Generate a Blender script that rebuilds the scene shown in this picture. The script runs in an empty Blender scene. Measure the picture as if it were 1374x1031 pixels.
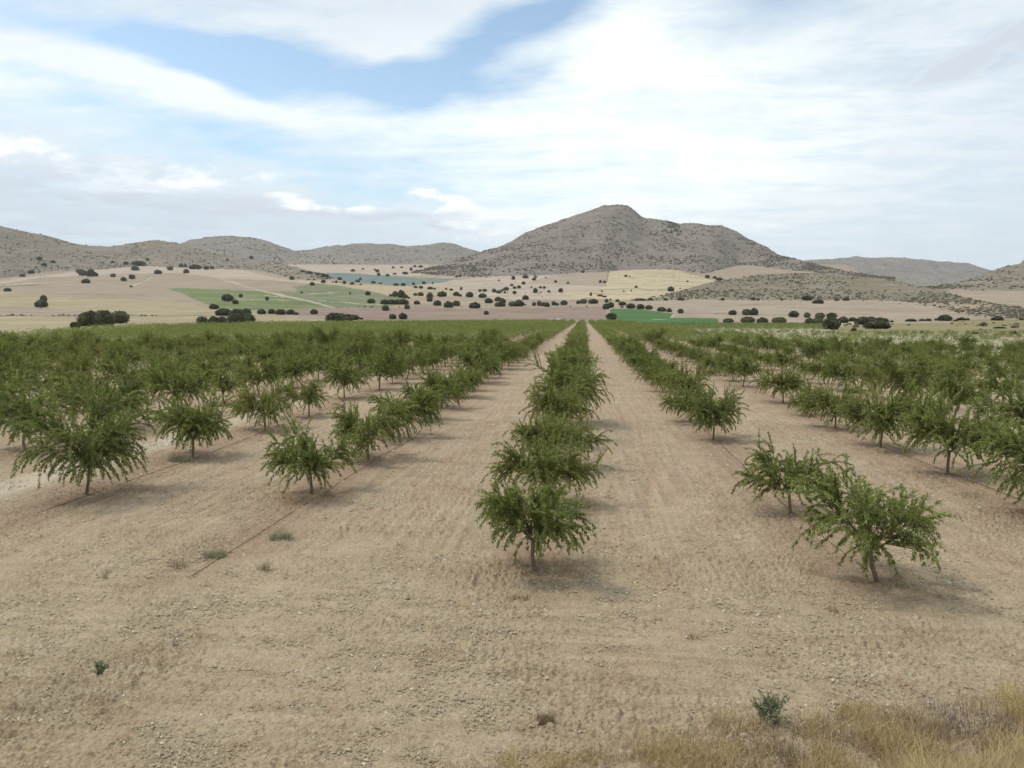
import bpy, math, random
import numpy as np
from mathutils import Vector
random.seed(7)
RNG = np.random.default_rng(11)
scene = bpy.context.scene
COL = scene.collection

# ------------------------------------------------------------------ camera
F = 1040.0; CX = 687.0; CY = 515.5; HC = 5.4
PITCH = math.atan(90.5 / F)
YAW = math.atan(96.0 / F * math.cos(PITCH))
F0 = np.array([-math.sin(YAW), math.cos(YAW), 0.0])
RT = np.array([math.cos(YAW), math.sin(YAW), 0.0])
FW = F0 * math.cos(PITCH) - np.array([0, 0, math.sin(PITCH)])
UP = F0 * math.sin(PITCH) + np.array([0, 0, math.cos(PITCH)])
cd = bpy.data.cameras.new('camera'); cam = bpy.data.objects.new('camera', cd); COL.objects.link(cam)
cam.location = (0, 0, HC); cam.rotation_euler = (math.pi / 2 - PITCH, 0, YAW)
cd.sensor_width = 36; cd.lens = F / 1374 * 36; cd.clip_end = 60000; cd.clip_start = 0.1
scene.camera = cam

def proj(x, y, z):
    dx = x; dy = y; dz = z - HC
    dep = dx * FW[0] + dy * FW[1] + dz * FW[2]
    a = dx * RT[0] + dy * RT[1]
    b = dx * UP[0] + dy * UP[1] + dz * UP[2]
    dep = np.maximum(dep, 0.05)
    return CX + F * a / dep, CY - F * b / dep
def wof(x, y): return x * F0[0] + y * F0[1]

# plain height as a function of forward distance
_W = [0, 560, 620, 750, 950, 1230, 1300, 1800, 2500, 3100, 3450, 3700, 4200, 20000]
_Z = [0, 0, 0.4, 5.4, 14.5, 31.4, 36.6, 74.6, 137.6, 199.0, 236.0, 245, 246, 246]
_wt = np.arange(0, 20000, 10.0); _zt = np.interp(_wt, _W, _Z)
_k = np.ones(9) / 9; _zt = np.convolve(np.pad(_zt, 4, mode='edge'), _k, mode='valid')
def plain_w(w): return np.interp(w, _wt, _zt)
def plain2(w, u):
    z = plain_w(w); px = CX + F * u / np.maximum(w, 1.0)
    t = np.clip((px - 1090) / 110, 0, 1); t = t * t * (3 - 2 * t)
    lim = HC + (85 - 48.5 * t) / F * w
    return np.where((w > 1300) & (t > 0), np.minimum(z, lim), z)
def emb(x, y):
    w = wof(x, y); u = x * RT[0] + y * RT[1]
    e0 = 8.0 + np.clip(u, -5, 9) * 0.16
    return np.clip((e0 - w) * 0.55, 0, 3.7)
def plain(x, y): return plain2(np.maximum(wof(x, y), 0), x * RT[0] + y * RT[1]) + emb(x, y)
def raydir(px, py):
    d = FW + RT * ((px - CX) / F) + UP * ((CY - py) / F)
    return d
def ground(px, py):
    """world point on the plain seen at photo pixel"""
    d = raydir(px, py); wd = d @ F0
    d = d / wd
    if py > 432.5:
        w = -HC / d[2] if d[2] < 0 else 700
    w = np.arange(4, 4200, 1.0)
    zr = HC + d[2] * w
    h = zr - plain2(w, w * (d @ RT))
    i = np.argmax(h <= 0)
    if h[i] > 0: i = len(w) - 1
    if i == 0: i = 1
    t = min(1.0, max(0.0, h[i-1] / (h[i-1] - h[i] + 1e-9)))
    ww = w[i-1] + t * 1.0
    return np.array([d[0] * ww, d[1] * ww, float(plain2(ww, ww * (d @ RT)))])

# ------------------------------------------------------------------ noise
def _hash(ix, iy, s):
    h = (ix.astype(np.int64) * 374761393 + iy.astype(np.int64) * 668265263 + s * 982451653) & 0xffffffff
    h = ((h ^ (h >> 13)) * 1274126177) & 0xffffffff
    return (h ^ (h >> 16)) & 0xffff
def perlin(x, y, s=0):
    ix = np.floor(x); iy = np.floor(y); fx = x - ix; fy = y - iy
    ux = fx * fx * fx * (fx * (fx * 6 - 15) + 10); uy = fy * fy * fy * (fy * (fy * 6 - 15) + 10)
    def g(a, b, dx, dy):
        t = _hash(a, b, s) * (2 * math.pi / 65536.0)
        return np.cos(t) * dx + np.sin(t) * dy
    n00 = g(ix, iy, fx, fy); n10 = g(ix + 1, iy, fx - 1, fy)
    n01 = g(ix, iy + 1, fx, fy - 1); n11 = g(ix + 1, iy + 1, fx - 1, fy - 1)
    a = n00 + ux * (n10 - n00); b = n01 + ux * (n11 - n01)
    return (a + uy * (b - a)) * 1.5
def fbm(x, y, o=4, s=0, gain=0.5):
    r = 0; a = 1; f = 1
    for i in range(o):
        r = r + a * perlin(x * f, y * f, s + i * 17); a *= gain; f *= 2.03
    return r

# ------------------------------------------------------------------ mesh helpers
def mk_mesh(name, V, faces, mats, fattr=None, smooth=False, mat_idx=None):
    """faces: (n,k) array or list of such arrays"""
    me = bpy.data.meshes.new(name)
    if not isinstance(faces, list): faces = [faces]
    faces = [f for f in faces if len(f)]
    V = np.asarray(V, dtype=np.float32)
    me.vertices.add(len(V)); me.vertices.foreach_set('co', V.ravel())
    nl = sum(f.size for f in faces); nf = sum(len(f) for f in faces)
    me.loops.add(nl); me.polygons.add(nf)
    me.loops.foreach_set('vertex_index', np.concatenate([f.ravel() for f in faces]).astype(np.int32))
    tot = np.concatenate([np.full(len(f), f.shape[1], dtype=np.int32) for f in faces])
    st = np.concatenate([[0], np.cumsum(tot)[:-1]]).astype(np.int32)
    me.polygons.foreach_set('loop_start', st)
    if smooth: me.polygons.foreach_set('use_smooth', np.ones(nf, dtype=bool))
    if not isinstance(mats, (list, tuple)): mats = [mats]
    for m in mats: me.materials.append(m)
    if mat_idx is not None: me.polygons.foreach_set('material_index', np.asarray(mat_idx, dtype=np.int32))
    me.update(calc_edges=True)
    if fattr is not None:
        for k, v in fattr.items():
            a = me.attributes.new(k, 'FLOAT', 'FACE'); a.data.foreach_set('value', np.asarray(v, dtype=np.float32))
    return me
def link(name, data, parent=None, loc=None):
    o = bpy.data.objects.new(name, data); COL.objects.link(o)
    if parent is not None: o.parent = parent
    if loc is not None: o.location = tuple(float(c) for c in loc)
    return o
def tag(o, label=None, cat=None, group=None, kind=None):
    if label: o['label'] = label
    if cat: o['category'] = cat
    if group: o['group'] = group
    if kind: o['kind'] = kind
    return o
def dup(root):
    r = root.copy(); COL.objects.link(r)
    for ch in list(root.children):
        c = ch.copy(); COL.objects.link(c); c.parent = r
    return r

# ------------------------------------------------------------------ material helpers
class NT:
    def __init__(s, tree): s.t = tree; s.n = tree.nodes; s.l = tree.links
    def add(s, ty, **kw):
        n = s.n.new(ty)
        for k, v in kw.items(): setattr(n, k, v)
        return n
    def put(s, sock, v):
        if isinstance(v, bpy.types.NodeSocket): s.l.new(v, sock)
        elif isinstance(v, (tuple, list)):
            sock.default_value = (*v, 1.0) if (len(v) == 3 and sock.type == 'RGBA') else v
        else: sock.default_value = v
    def math(s, op, a, b=0.0, c=None, clamp=False):
        n = s.add('ShaderNodeMath', operation=op, use_clamp=clamp)
        s.put(n.inputs[0], a); s.put(n.inputs[1], b)
        if c is not None: s.put(n.inputs[2], c)
        return n.outputs[0]
    def mix(s, f, a, b, blend='MIX'):
        n = s.add('ShaderNodeMix', data_type='RGBA', blend_type=blend)
        s.put(n.inputs[0], f); s.put(n.inputs[6], a); s.put(n.inputs[7], b)
        return n.outputs[2]
    def ramp(s, f, lo, hi, a=0.0, b=1.0):
        n = s.add('ShaderNodeMapRange', clamp=True)
        s.put(n.inputs[0], f); s.put(n.inputs[1], lo); s.put(n.inputs[2], hi); s.put(n.inputs[3], a); s.put(n.inputs[4], b)
        return n.outputs[0]
    def noise(s, vec, scale, detail=4, rough=0.55, dist=0.0):
        n = s.add('ShaderNodeTexNoise'); s.put(n.inputs['Vector'], vec)
        n.inputs['Scale'].default_value = scale; n.inputs['Detail'].default_value = detail
        n.inputs['Roughness'].default_value = rough; n.inputs['Distortion'].default_value = dist
        return n.outputs[0]
    def voro(s, vec, scale, feature='F1', out='Distance', rnd=1.0):
        n = s.add('ShaderNodeTexVoronoi', feature=feature); s.put(n.inputs['Vector'], vec)
        n.inputs['Scale'].default_value = scale; n.inputs['Randomness'].default_value = rnd
        return n.outputs[out]
    def mapv(s, vec, scale=(1, 1, 1), rot=(0, 0, 0)):
        n = s.add('ShaderNodeMapping'); s.put(n.inputs['Vector'], vec)
        n.inputs['Scale'].default_value = scale; n.inputs['Rotation'].default_value = rot
        return n.outputs[0]
    def bump(s, h, strength, dist):
        n = s.add('ShaderNodeBump'); s.put(n.inputs['Height'], h)
        n.inputs['Strength'].default_value = strength; n.inputs['Distance'].default_value = dist
        return n.outputs[0]
def new_mat(name):
    m = bpy.data.materials.new(name); m.use_nodes = True
    t = NT(m.node_tree)
    b = m.node_tree.nodes['Principled BSDF']
    b.inputs['Roughness'].default_value = 0.95; b.inputs['Specular IOR Level'].default_value = 0.12
    t.geo = t.add('ShaderNodeNewGeometry').outputs['Position']
    t.b = b
    return m, t
def vary(c, k): return tuple(min(1, x * k) for x in c)

def soil_material():
    m, t = new_mat('orchard_soil'); P = t.geo
    sx = t.add('ShaderNodeSeparateXYZ'); t.put(sx.inputs[0], P)
    X, Y = sx.outputs[0], sx.outputs[1]
    big = t.noise(P, 0.11, 3); med = t.noise(P, 0.9, 4); fine = t.noise(P, 11, 6, 0.72)
    c = t.mix(t.ramp(big, .35, .68), (0.520, 0.418, 0.275), (0.478, 0.365, 0.240))
    # lanes: reddish tilled soil
    rb = t.noise(P, 0.35, 3, .5, .3)
    red = t.math('MULTIPLY', t.ramp(Y, 14, 26), t.ramp(rb, .34, .62, .35, 1.0))
    c = t.mix(t.math('MULTIPLY', red, .6), c, (0.495, 0.345, 0.236))
    redp = t.ramp(t.noise(P, .7, 3, .6, .5), .60, .72)
    c = t.mix(t.math('MULTIPLY', redp, .45), c, (0.36, 0.20, 0.12))
    def band(x0, hw, soft):
        return t.ramp(t.math('ABSOLUTE', t.math('SUBTRACT', Xw, x0)), hw, hw + soft, 1, 0)
    Xw = t.math('ADD', X, t.math('MULTIPLY', t.math('SUBTRACT', t.noise(t.mapv(P, (.3, .12, 1)), 1.0, 2), .5), .7))
    rows = band(-1.03, .5, 1.0)
    for rx in (5.8, 12.4, -8.2, -15.2, 19.1, -22.2): rows = t.math('MAXIMUM', rows, band(rx, .5, 1.0))
    rows = t.math('MULTIPLY', rows, t.math('MULTIPLY', t.ramp(Y, 13.5, 17), t.ramp(med, .35, .6, .3, 1)))
    c = t.mix(t.math('MULTIPLY', rows, .8), c, (0.33, 0.205, 0.135))
    wheels = band(2.4 - .95, .16, .22)
    for wx in (2.4 + .95, -4.6 - .95, -4.6 + .95, -11.7 - .95, -11.7 + .95, 9.1 - .95, 9.1 + .95): wheels = t.math('MAXIMUM', wheels, band(wx, .16, .22))
    wheels = t.math('MULTIPLY', wheels, t.math('MULTIPLY', t.ramp(Y, 16, 24), t.ramp(t.noise(t.mapv(P, (.8, .15, 1)), 1.0, 2), .3, .6, .25, 1)))
    c = t.mix(t.math('MULTIPLY', wheels, .55), c, (0.50, 0.40, 0.29))
    # tillage lines along the rows
    lines = t.noise(t.mapv(P, (5.5, .25, 1)), 1.0, 4, .6)
    lm = t.ramp(Y, 13, 20)
    head = t.noise(t.mapv(P, (.45, 3.8, 1), (0, 0, .12)), 1.0, 4, .6)
    ln = t.add('ShaderNodeMix', data_type='FLOAT'); t.put(ln.inputs[0], lm); t.put(ln.inputs[2], head); t.put(ln.inputs[3], lines)
    c = t.mix(t.ramp(ln.outputs[0], .38, .62, 0, .85), c, t.mix(1.0, c, (0.78, 0.75, 0.72), 'MULTIPLY'))
    c = t.mix(t.ramp(med, .45, .75, 0, .45), c, (0.58, 0.48, 0.33))
    mf = t.noise(P, 5.5, 6, .72)
    c = t.mix(t.ramp(mf, .50, .66, 0, .30), c, t.mix(1.0, c, (.70, .67, .63), 'MULTIPLY'))
    mf2 = t.noise(t.mapv(P, (1.6, 1.2, 1)), 1.0, 5, .7)
    c = t.mix(t.ramp(mf2, .52, .68, 0, .25), c, t.mix(1.0, c, (.78, .74, .70), 'MULTIPLY'))
    # crumbs
    v = t.voro(P, 34, 'F1', 'Color'); vs = t.add('ShaderNodeSeparateColor'); t.put(vs.inputs[0], v)
    c = t.mix(t.ramp(vs.outputs[0], .70, .95, 0, .45), c, t.mix(1.0, c, (.62, .60, .57), 'MULTIPLY'))
    c = t.mix(t.ramp(vs.outputs[1], .75, .97, 0, .45), c, t.mix(1.0, c, (1.35, 1.36, 1.4), 'MULTIPLY'))
    v = t.voro(P, 16, 'F1', 'Color'); vs = t.add('ShaderNodeSeparateColor'); t.put(vs.inputs[0], v)
    patch = t.ramp(t.noise(P, .6, 3), .40, .62)
    c = t.mix(t.math('MULTIPLY', t.ramp(vs.outputs[0], .80, .90), t.math('MULTIPLY', patch, .45)), c, (0.56, 0.48, 0.35))
    c = t.mix(t.math('MULTIPLY', t.ramp(vs.outputs[1], .74, .9), t.math('MULTIPLY', patch, .5)), c, (0.20, 0.145, 0.09))
    c = t.mix(t.ramp(fine, .4, .72, 0, .5), t.mix(1.0, c, (.84, .83, .82), 'MULTIPLY'), t.mix(1.0, c, (1.12, 1.12, 1.12), 'MULTIPLY'))
    # paler yellowish ground to the right
    ry = t.math('MULTIPLY', t.ramp(X, 15, 40), t.ramp(Y, 30, 60))
    c = t.mix(t.math('MULTIPLY', ry, .7), c, (0.42, 0.35, 0.215))
    # pale wheel track left
    tr = t.math('SUBTRACT', 1.0, t.ramp(t.math('ABSOLUTE', t.math('ADD', X, t.math('ADD', 17.7, t.math('MULTIPLY', t.noise(P, .15, 2), .8)))), .45, 1.25))
    c = t.mix(t.math('MULTIPLY', tr, t.ramp(Y, 32, 62, .7, 0)), c, (0.56, 0.48, 0.36))
    t.put(t.b.inputs['Base Color'], c)
    h = t.math('ADD', t.math('MULTIPLY', fine, .5), t.math('MULTIPLY', t.voro(P, 22), .5))
    h = t.math('ADD', h, t.math('MULTIPLY', t.noise(P, 45, 4, .7), .35))
    t.put(t.b.inputs['Normal'], t.bump(h, .9, .05))
    return m
def field_material(name, c1, c2, rot=0.0, stripe=0.25, sc=.012, fine=.09, dark=None):
    m, t = new_mat(name); P = t.geo
    c = t.mix(t.ramp(t.noise(P, sc, 4), .35, .65), c1, c2)
    s1 = t.noise(t.mapv(P, (.05, .0035, 1), (0, 0, rot)), 1.0, 4, .6)
    c = t.mix(t.ramp(s1, .42, .66, 0, stripe * 2), c, t.mix(1.0, c, (.80, .78, .76), 'MULTIPLY'))
    c = t.mix(t.ramp(t.noise(P, fine, 5, .65), .40, .66, 0, .45), c, t.mix(1.0, c, (1.2, 1.2, 1.18), 'MULTIPLY'))
    c = t.mix(t.ramp(t.noise(t.mapv(P, (.0045, .045, 1), (0, 0, (rot - .8) * .25)), 1.0, 5, .7), .44, .58, 0, .62), c, t.mix(1.0, c, (.80, .79, .78), 'MULTIPLY'))
    c = t.mix(t.ramp(t.noise(P, .022, 7, .72), .42, .62, 0, .55), c, t.mix(1.0, c, (.76, .765, .74), 'MULTIPLY'))
    c = t.mix(t.ramp(t.noise(t.mapv(P, (.9, .10, 1), (0, 0, rot)), 1.0, 3, .6), .42, .62, 0, .22), c, t.mix(1.0, c, (.74, .72, .70), 'MULTIPLY'))
    c = t.mix(t.ramp(t.noise(P, .35, 3, .7), .52, .70, 0, .35), c, t.mix(1.0, c, (.66, .68, .62), 'MULTIPLY'))
    c = t.mix(t.ramp(t.noise(P, .004, 3), .42, .62, 0, .35), c, t.mix(1.0, c, (.84, .84, .84), 'MULTIPLY'))
    if dark:
        s2 = t.noise(t.mapv(P, (.02, .003, 1), (0, 0, rot)), 1.0, 3, .5)
        c = t.mix(t.ramp(s2, .52, .58, 0, .8), c, dark)
    t.put(t.b.inputs['Base Color'], c)
    t.put(t.b.inputs['Normal'], t.bump(t.noise(P, .5, 4, .7), .6, .5))
    return m
def hill_material(name, base, light, scrub, sc=1.0, amt=.5):
    m, t = new_mat(name); P = t.geo
    sp = t.add('ShaderNodeSeparateXYZ'); t.put(sp.inputs[0], P)
    wob = t.noise(P, .006, 3)
    c = t.mix(t.ramp(t.noise(P, .004 * sc, 5, .6), .35, .65), base, vary(base, .78))
    # limestone ledges following the contours
    zc = t.add('ShaderNodeCombineXYZ')
    t.put(zc.inputs[0], t.math('MULTIPLY', sp.outputs[0], .012)); t.put(zc.inputs[1], t.math('MULTIPLY', sp.outputs[1], .012))
    t.put(zc.inputs[2], t.math('ADD', t.math('MULTIPLY', sp.outputs[2], .11), t.math('MULTIPLY', wob, 2)))
    led = t.noise(zc.outputs[0], 1.0, 4, .65)
    c = t.mix(t.ramp(led, .50, .64, 0, .75), c, light)
    gr = t.noise(P, .035 * sc, 5, .7)
    c = t.mix(t.ramp(gr, .40, .60, 0, .6), c, scrub)
    v = t.voro(P, .065 * sc); v2 = t.noise(P, .02 * sc, 3)
    dots = t.math('MULTIPLY', t.ramp(v, .16, .30, 1, 0), t.ramp(v2, .38, .56))
    c = t.mix(t.math('MULTIPLY', dots, amt), c, (.075, .075, .05))
    v3 = t.voro(t.mapv(P, (1, 1, 2.2)), .11 * sc)
    c = t.mix(t.math('MULTIPLY', t.ramp(v3, .10, .24, 1, 0), .5), c, vary(light, 1.15))
    t.put(t.b.inputs['Base Color'], c)
    hh = t.math('ADD', gr, t.math('MULTIPLY', led, .8))
    t.put(t.b.inputs['Normal'], t.bump(hh, 1.0, 9.0))
    return m
def leaf_material(name, dark, mid, lightc, yellow, transl=.25):
    m, t = new_mat(name)
    at = t.add('ShaderNodeAttribute', attribute_name='tint').outputs['Fac']
    oi = t.add('ShaderNodeObjectInfo').outputs['Random']
    c = t.mix(t.ramp(at, 0, .55), dark, mid)
    c = t.mix(t.ramp(at, .55, 1.0), c, lightc)
    c = t.mix(t.math('MULTIPLY', t.ramp(oi, .3, 1.0), .42), c, yellow)
    c = t.mix(t.ramp(oi, 0, .25, .3, 0), c, dark)
    t.put(t.b.inputs['Base Color'], c)
    t.b.inputs['Roughness'].default_value = .6
    t.b.inputs['Specular IOR Level'].default_value = .25
    tr = t.add('ShaderNodeBsdfTranslucent'); t.put(tr.inputs[0], t.mix(1.0, c, (1.1, 1.25, .7), 'MULTIPLY'))
    mx = t.add('ShaderNodeMixShader'); mx.inputs[0].default_value = transl
    t.l.new(t.b.outputs[0], mx.inputs[1]); t.l.new(tr.outputs[0], mx.inputs[2])
    out = [n for n in t.n if n.type == 'OUTPUT_MATERIAL'][0]
    t.l.new(mx.outputs[0], out.inputs[0])
    return m
def bark_material(name, a, b):
    m, t = new_mat(name); P = t.geo
    c = t.mix(t.ramp(t.noise(t.mapv(P, (30, 30, 6)), 1.0, 4), .35, .65), a, b)
    t.put(t.b.inputs['Base Color'], c)
    t.put(t.b.inputs['Normal'], t.bump(t.noise(t.mapv(P, (60, 60, 12)), 1.0, 4), .6, .01))
    return m
def tint_material(name, stops, transl=0):
    m, t = new_mat(name)
    at = t.add('ShaderNodeAttribute', attribute_name='tint').outputs['Fac']
    r = t.add('ShaderNodeValToRGB'); t.put(r.inputs[0], at)
    el = r.color_ramp.elements
    while len(el) < len(stops): el.new(.5)
    for i, (p, c) in enumerate(stops): el[i].position = p; el[i].color = (*c, 1)
    t.put(t.b.inputs['Base Color'], t.mix(t.ramp(t.noise(t.geo, 9, 3), .3, .7, 0, .3), r.outputs[0], (.2, .16, .1)))
    return m

M_SOIL = soil_material()
ALM_LEAF = leaf_material('almond_leaves', (.125, .145, .047), (.258, .290, .092), (.42, .44, .165), (.34, .295, .115), .40)
OAK_LEAF = leaf_material('oak_leaves', (.070, .078, .042), (.125, .134, .068), (.19, .19, .10), (.155, .14, .08), .16)
BARK = bark_material('almond_bark', (.13, .10, .07), (.24, .19, .14))
OAK_BARK = bark_material('oak_bark', (.06, .05, .04), (.11, .09, .07))

# ------------------------------------------------------------------ ground sheet cut into fields
REG = []  # (name, material, polygon)
def reg(name, mat, *polys):
    for p in polys: REG.append((name, mat, np.array(p, float)))
M_tan = field_material('pink_stubble', (.36, .28, .20), (.40, .315, .225), .3, .22)
M_yel = field_material('yellow_stubble', (.38, .31, .185), (.43, .35, .215), 1.45, .22, dark=None)
M_pal = field_material('pale_soil_field', (.46, .37, .285), (.51, .415, .32), 1.2, .2)
M_red = field_material('red_plough', (.30, .21, .165), (.335, .24, .185), 1.5, .25)
M_grn = field_material('green_crop', (.128, .182, .058), (.185, .215, .078), 1.2, .3, dark=(.23, .24, .12))
M_grn2 = field_material('streaked_green_crop', (.145, .195, .085), (.20, .225, .11), 1.3, .3, dark=(.27, .23, .16))
M_bri = field_material('bright_green_crop', (.078, .165, .050), (.090, .182, .056), .3, .15)
M_teal = field_material('bluish_crop', (.17, .225, .20), (.20, .25, .215), .6, .2)
M_wht = field_material('wheat', (.52, .425, .26), (.57, .47, .30), 1.5, .4)
M_gold = field_material('gold_stubble', (.45, .355, .225), (.49, .39, .255), 1.1, .2)
M_grass = field_material('dry_meadow', (.255, .22, .105), (.31, .265, .135), .8, .3, fine=.3)
M_sand = field_material('pale_sandy_soil', (.38, .328, .205), (.425, .368, .24), .1, .2, fine=.3)
M_track = field_material('track_dust', (.43, .36, .27), (.47, .40, .305), .1, .1)
M_grey = field_material('grey_gravel', (.34, .35, .35), (.38, .39, .39), .1, .1)
M_dline = field_material('field_bank', (.20, .17, .11), (.25, .21, .14), .1, .1)
M_pine = field_material('pink_field', (.385, .30, .222), (.42, .335, .25), 1.5, .22)
reg('stubble_field', M_tan, [(-600, 330), (2000, 330), (2000, 434), (820, 434), (820, 431), (-600, 431)])
reg('yellow_field', M_yel, [(-600, 388), (0, 392), (60, 398), (230, 403), (285, 414), (345, 420), (420, 428), (470, 436), (300, 470), (-600, 520)])
reg('stubble_field', M_tan, [(-600, 409), (0, 412), (60, 412), (130, 419), (190, 423), (0, 424), (-600, 424)])
reg('field_bank', M_dline, [(-600, 423.2), (0, 423.2), (60, 423.6), (260, 423.4), (360, 424.6), (260, 424.9), (60, 424.7), (-600, 424.8)],
    [(0, 384.2), (30, 382.6), (55, 382), (55, 382.9), (30, 383.8), (0, 385.6)])
reg('pale_field', M_pal, [(255, 361), (320, 360), (350, 369), (392, 376), (432, 380), (430, 381.5), (360, 376), (300, 374), (235, 366), (60, 372), (0, 382), (-100, 388), (-100, 382), (0, 377), (60, 369), (190, 356)],
    [(360, 355), (440, 352), (500, 356), (560, 352), (600, 362), (560, 370), (500, 369), (470, 367), (430, 367), (400, 365)],
    [(560, 383), (610, 376), (660, 370), (720, 368), (780, 364), (812, 366), (812, 386), (770, 392), (790, 404), (700, 404), (600, 396), (540, 390)])
reg('green_field', M_grn, [(222, 387.5), (240, 387), (330, 390), (348, 391), (385, 399), (448, 413), (400, 415), (340, 415.5), (295, 414.5), (272, 406), (250, 396)])
reg('streaked_green_field', M_grn2, [(352, 391), (400, 392), (392, 385), (425, 380.5), (455, 384), (500, 392), (545, 403), (540, 409), (505, 414), (452, 413), (392, 399)])
reg('farm_track', M_track, [(290, 373.5), (300, 374), (350, 389.2), (395, 398), (450, 412.8), (444, 413), (390, 399.5), (345, 390)],
    [(172, 384.5), (202, 373), (205, 373.5), (178, 385)], [(818, 414), (821, 414), (826, 430), (832, 436), (900, 450), (880, 450), (822, 434), (818, 426)],
    [(905, 421), (908, 421), (902, 427), (880, 430.5), (872, 430), (898, 427)], [(960, 433), (972, 431), (968, 435), (955, 435)])
reg('red_field', M_red, [(345, 417), (452, 413.2), (505, 414.2), (560, 412), (620, 415.8), (700, 413.5), (812, 411), (817, 434), (700, 434), (500, 434), (470, 431), (440, 424.5), (360, 422)])
reg('gold_field', M_gold, [(425, 380.3), (440, 377), (465, 381), (520, 384), (560, 385), (600, 384), (620, 388), (600, 393), (555, 401), (545, 402.5), (500, 391.5), (455, 383.5)])
reg('bluish_field', M_teal, [(418, 366.8), (460, 366.5), (530, 370), (565, 373), (612, 374.2), (600, 378), (570, 381.5), (545, 383.8), (520, 382.5), (465, 378.5), (440, 374)])
reg('pink_field', M_pine, [(704, 380), (745, 370), (782, 362), (815, 364), (810, 384), (750, 382)],
    [(812, 410), (860, 403.8), (1150, 403), (1210, 405), (1245, 410), (1300, 424), (1335, 431), (1140, 433), (1100, 436), (975, 436), (960, 427), (906, 421), (870, 417), (822, 413.5)],
    [(1270, 396), (1290, 390), (1400, 392), (1500, 394), (1500, 414), (1374, 411), (1320, 406)])
reg('field_bank', M_dline, [(915, 419.9), (985, 421.1), (1060, 423.5), (1060, 424), (985, 421.7), (915, 420.5)], [(809, 385), (812, 383), (816, 365), (818, 365), (814, 383.5), (811, 385.5)])
reg('wheat_field', M_wht, [(813, 384), (818, 364), (870, 361), (905, 361), (962, 376), (940, 390), (890, 402), (830, 403), (780, 399), (735, 393), (800, 388)])
reg('stubble_field', M_tan, [(915, 365), (960, 345), (1200, 345), (1200, 380), (962, 378)])
reg('bright_green_field', M_bri, [(817.5, 417), (822, 414.5), (855, 415), (904, 421), (898, 426.6), (960, 427.5), (968, 430), (955, 435.5), (905, 436), (838, 436), (826, 429)])
reg('sandy_field', M_sand, [(846, 440), (900, 437), (1110, 436), (1150, 448), (1374, 452), (2000, 470), (2000, 530), (1374, 486), (1100, 474), (960, 462), (885, 452)])
reg('meadow', M_grass, [(1105, 447), (1125, 438), (1180, 434), (1374, 429.5), (2000, 425), (2000, 462), (1374, 453), (1240, 452), (1140, 450)])
reg('sandy_track', M_track, [(-600, 480), (-100, 462), (0, 455), (70, 449), (150, 444), (170, 444), (60, 457), (0, 478), (-100, 496), (-600, 560)])
reg('gravel_patch', M_grey, [(737, 428), (752, 427.3), (757, 430.5), (742, 431.5)])

def strip(x0, y0, x1, y1, th=.55, bow=0.0):
    xs_ = np.linspace(x0, x1, 9); yb = np.interp(xs_, [x0, x1], [y0, y1]) + bow * np.sin(np.linspace(0, math.pi, 9)); tw = th * np.clip(np.sin(np.linspace(.15, math.pi - .15, 9)) * 2, .4, 1)
    return [(a, b) for a, b in zip(xs_, yb)] + [(a, b + c) for a, b, c in zip(xs_[::-1], yb[::-1], tw[::-1])]
M_bank = field_material('grassy_bank', (.27, .225, .15), (.33, .275, .185), .1, .1)
M_lbank = field_material('light_bank', (.50, .42, .31), (.54, .455, .34), .1, .1)
reg('grassy_bank', M_bank, *[strip(*a) for a in [
    (845, 366.2, 905, 367, .5, .4), (830, 370, 925, 373.3, .5, -.8), (862, 375, 945, 379, .55), (818, 374.8, 858, 373.5, .45), (895, 369.5, 950, 374, .5),
    (880, 382, 930, 384, .5), (782, 389, 860, 386.5, .6, .6), (856, 387.8, 905, 388.2, .9, .8), (790, 393.5, 850, 394.5, .5), (815, 380.5, 850, 381, .4),
    (622, 378, 680, 376.5, .45), (640, 382, 700, 380, .5), (690, 386, 760, 383.5, .5, .6), (755, 380, 811, 382.5, .6), (620, 388, 690, 389, .5), (705, 396, 780, 394.5, .5),
    (560, 391, 640, 393.5, .5), (640, 397, 700, 397.5, .5), (588, 404.5, 640, 403.5, .8), (560, 408.5, 600, 409.5, .6), (700, 402.5, 800, 403, .7), (640, 411.5, 812, 410.2, .8),
    (495, 420.5, 640, 419.5, .5), (520, 426.5, 660, 425.5, .6), (680, 421, 800, 420, .5), (360, 426.5, 440, 426.3, .7), (20, 404, 75, 404.6, .6), (80, 400.5, 110, 401.2, .5),
    (100, 417, 170, 418.5, .4), (0, 418.2, 60, 419.5, .4), (190, 429.5, 280, 430, .5), (150, 434, 200, 433, .6), (235, 370, 262, 369, .4), (140, 376, 200, 377.5, .4), (60, 395, 200, 396.5, .35),
    (350, 377, 400, 381, .5), (315, 374.8, 350, 378, .5), (380, 386, 430, 389, .5), (830, 412, 960, 414, .35), (1000, 409, 1100, 410, .35), (1040, 413.5, 1068, 413.5, .5), (1150, 416, 1260, 418, .35),
    (1160, 407.5, 1212, 408, .5), (1100, 427, 1190, 428.5, .5), (960, 366, 1000, 362, .5), (985, 370, 1040, 366.5, .5),
    (470, 369.5, 540, 371, .35), (500, 376, 590, 377.2, .35), (430, 371, 500, 374, .35), (540, 379.8, 600, 376.8, .4)]])
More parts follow.
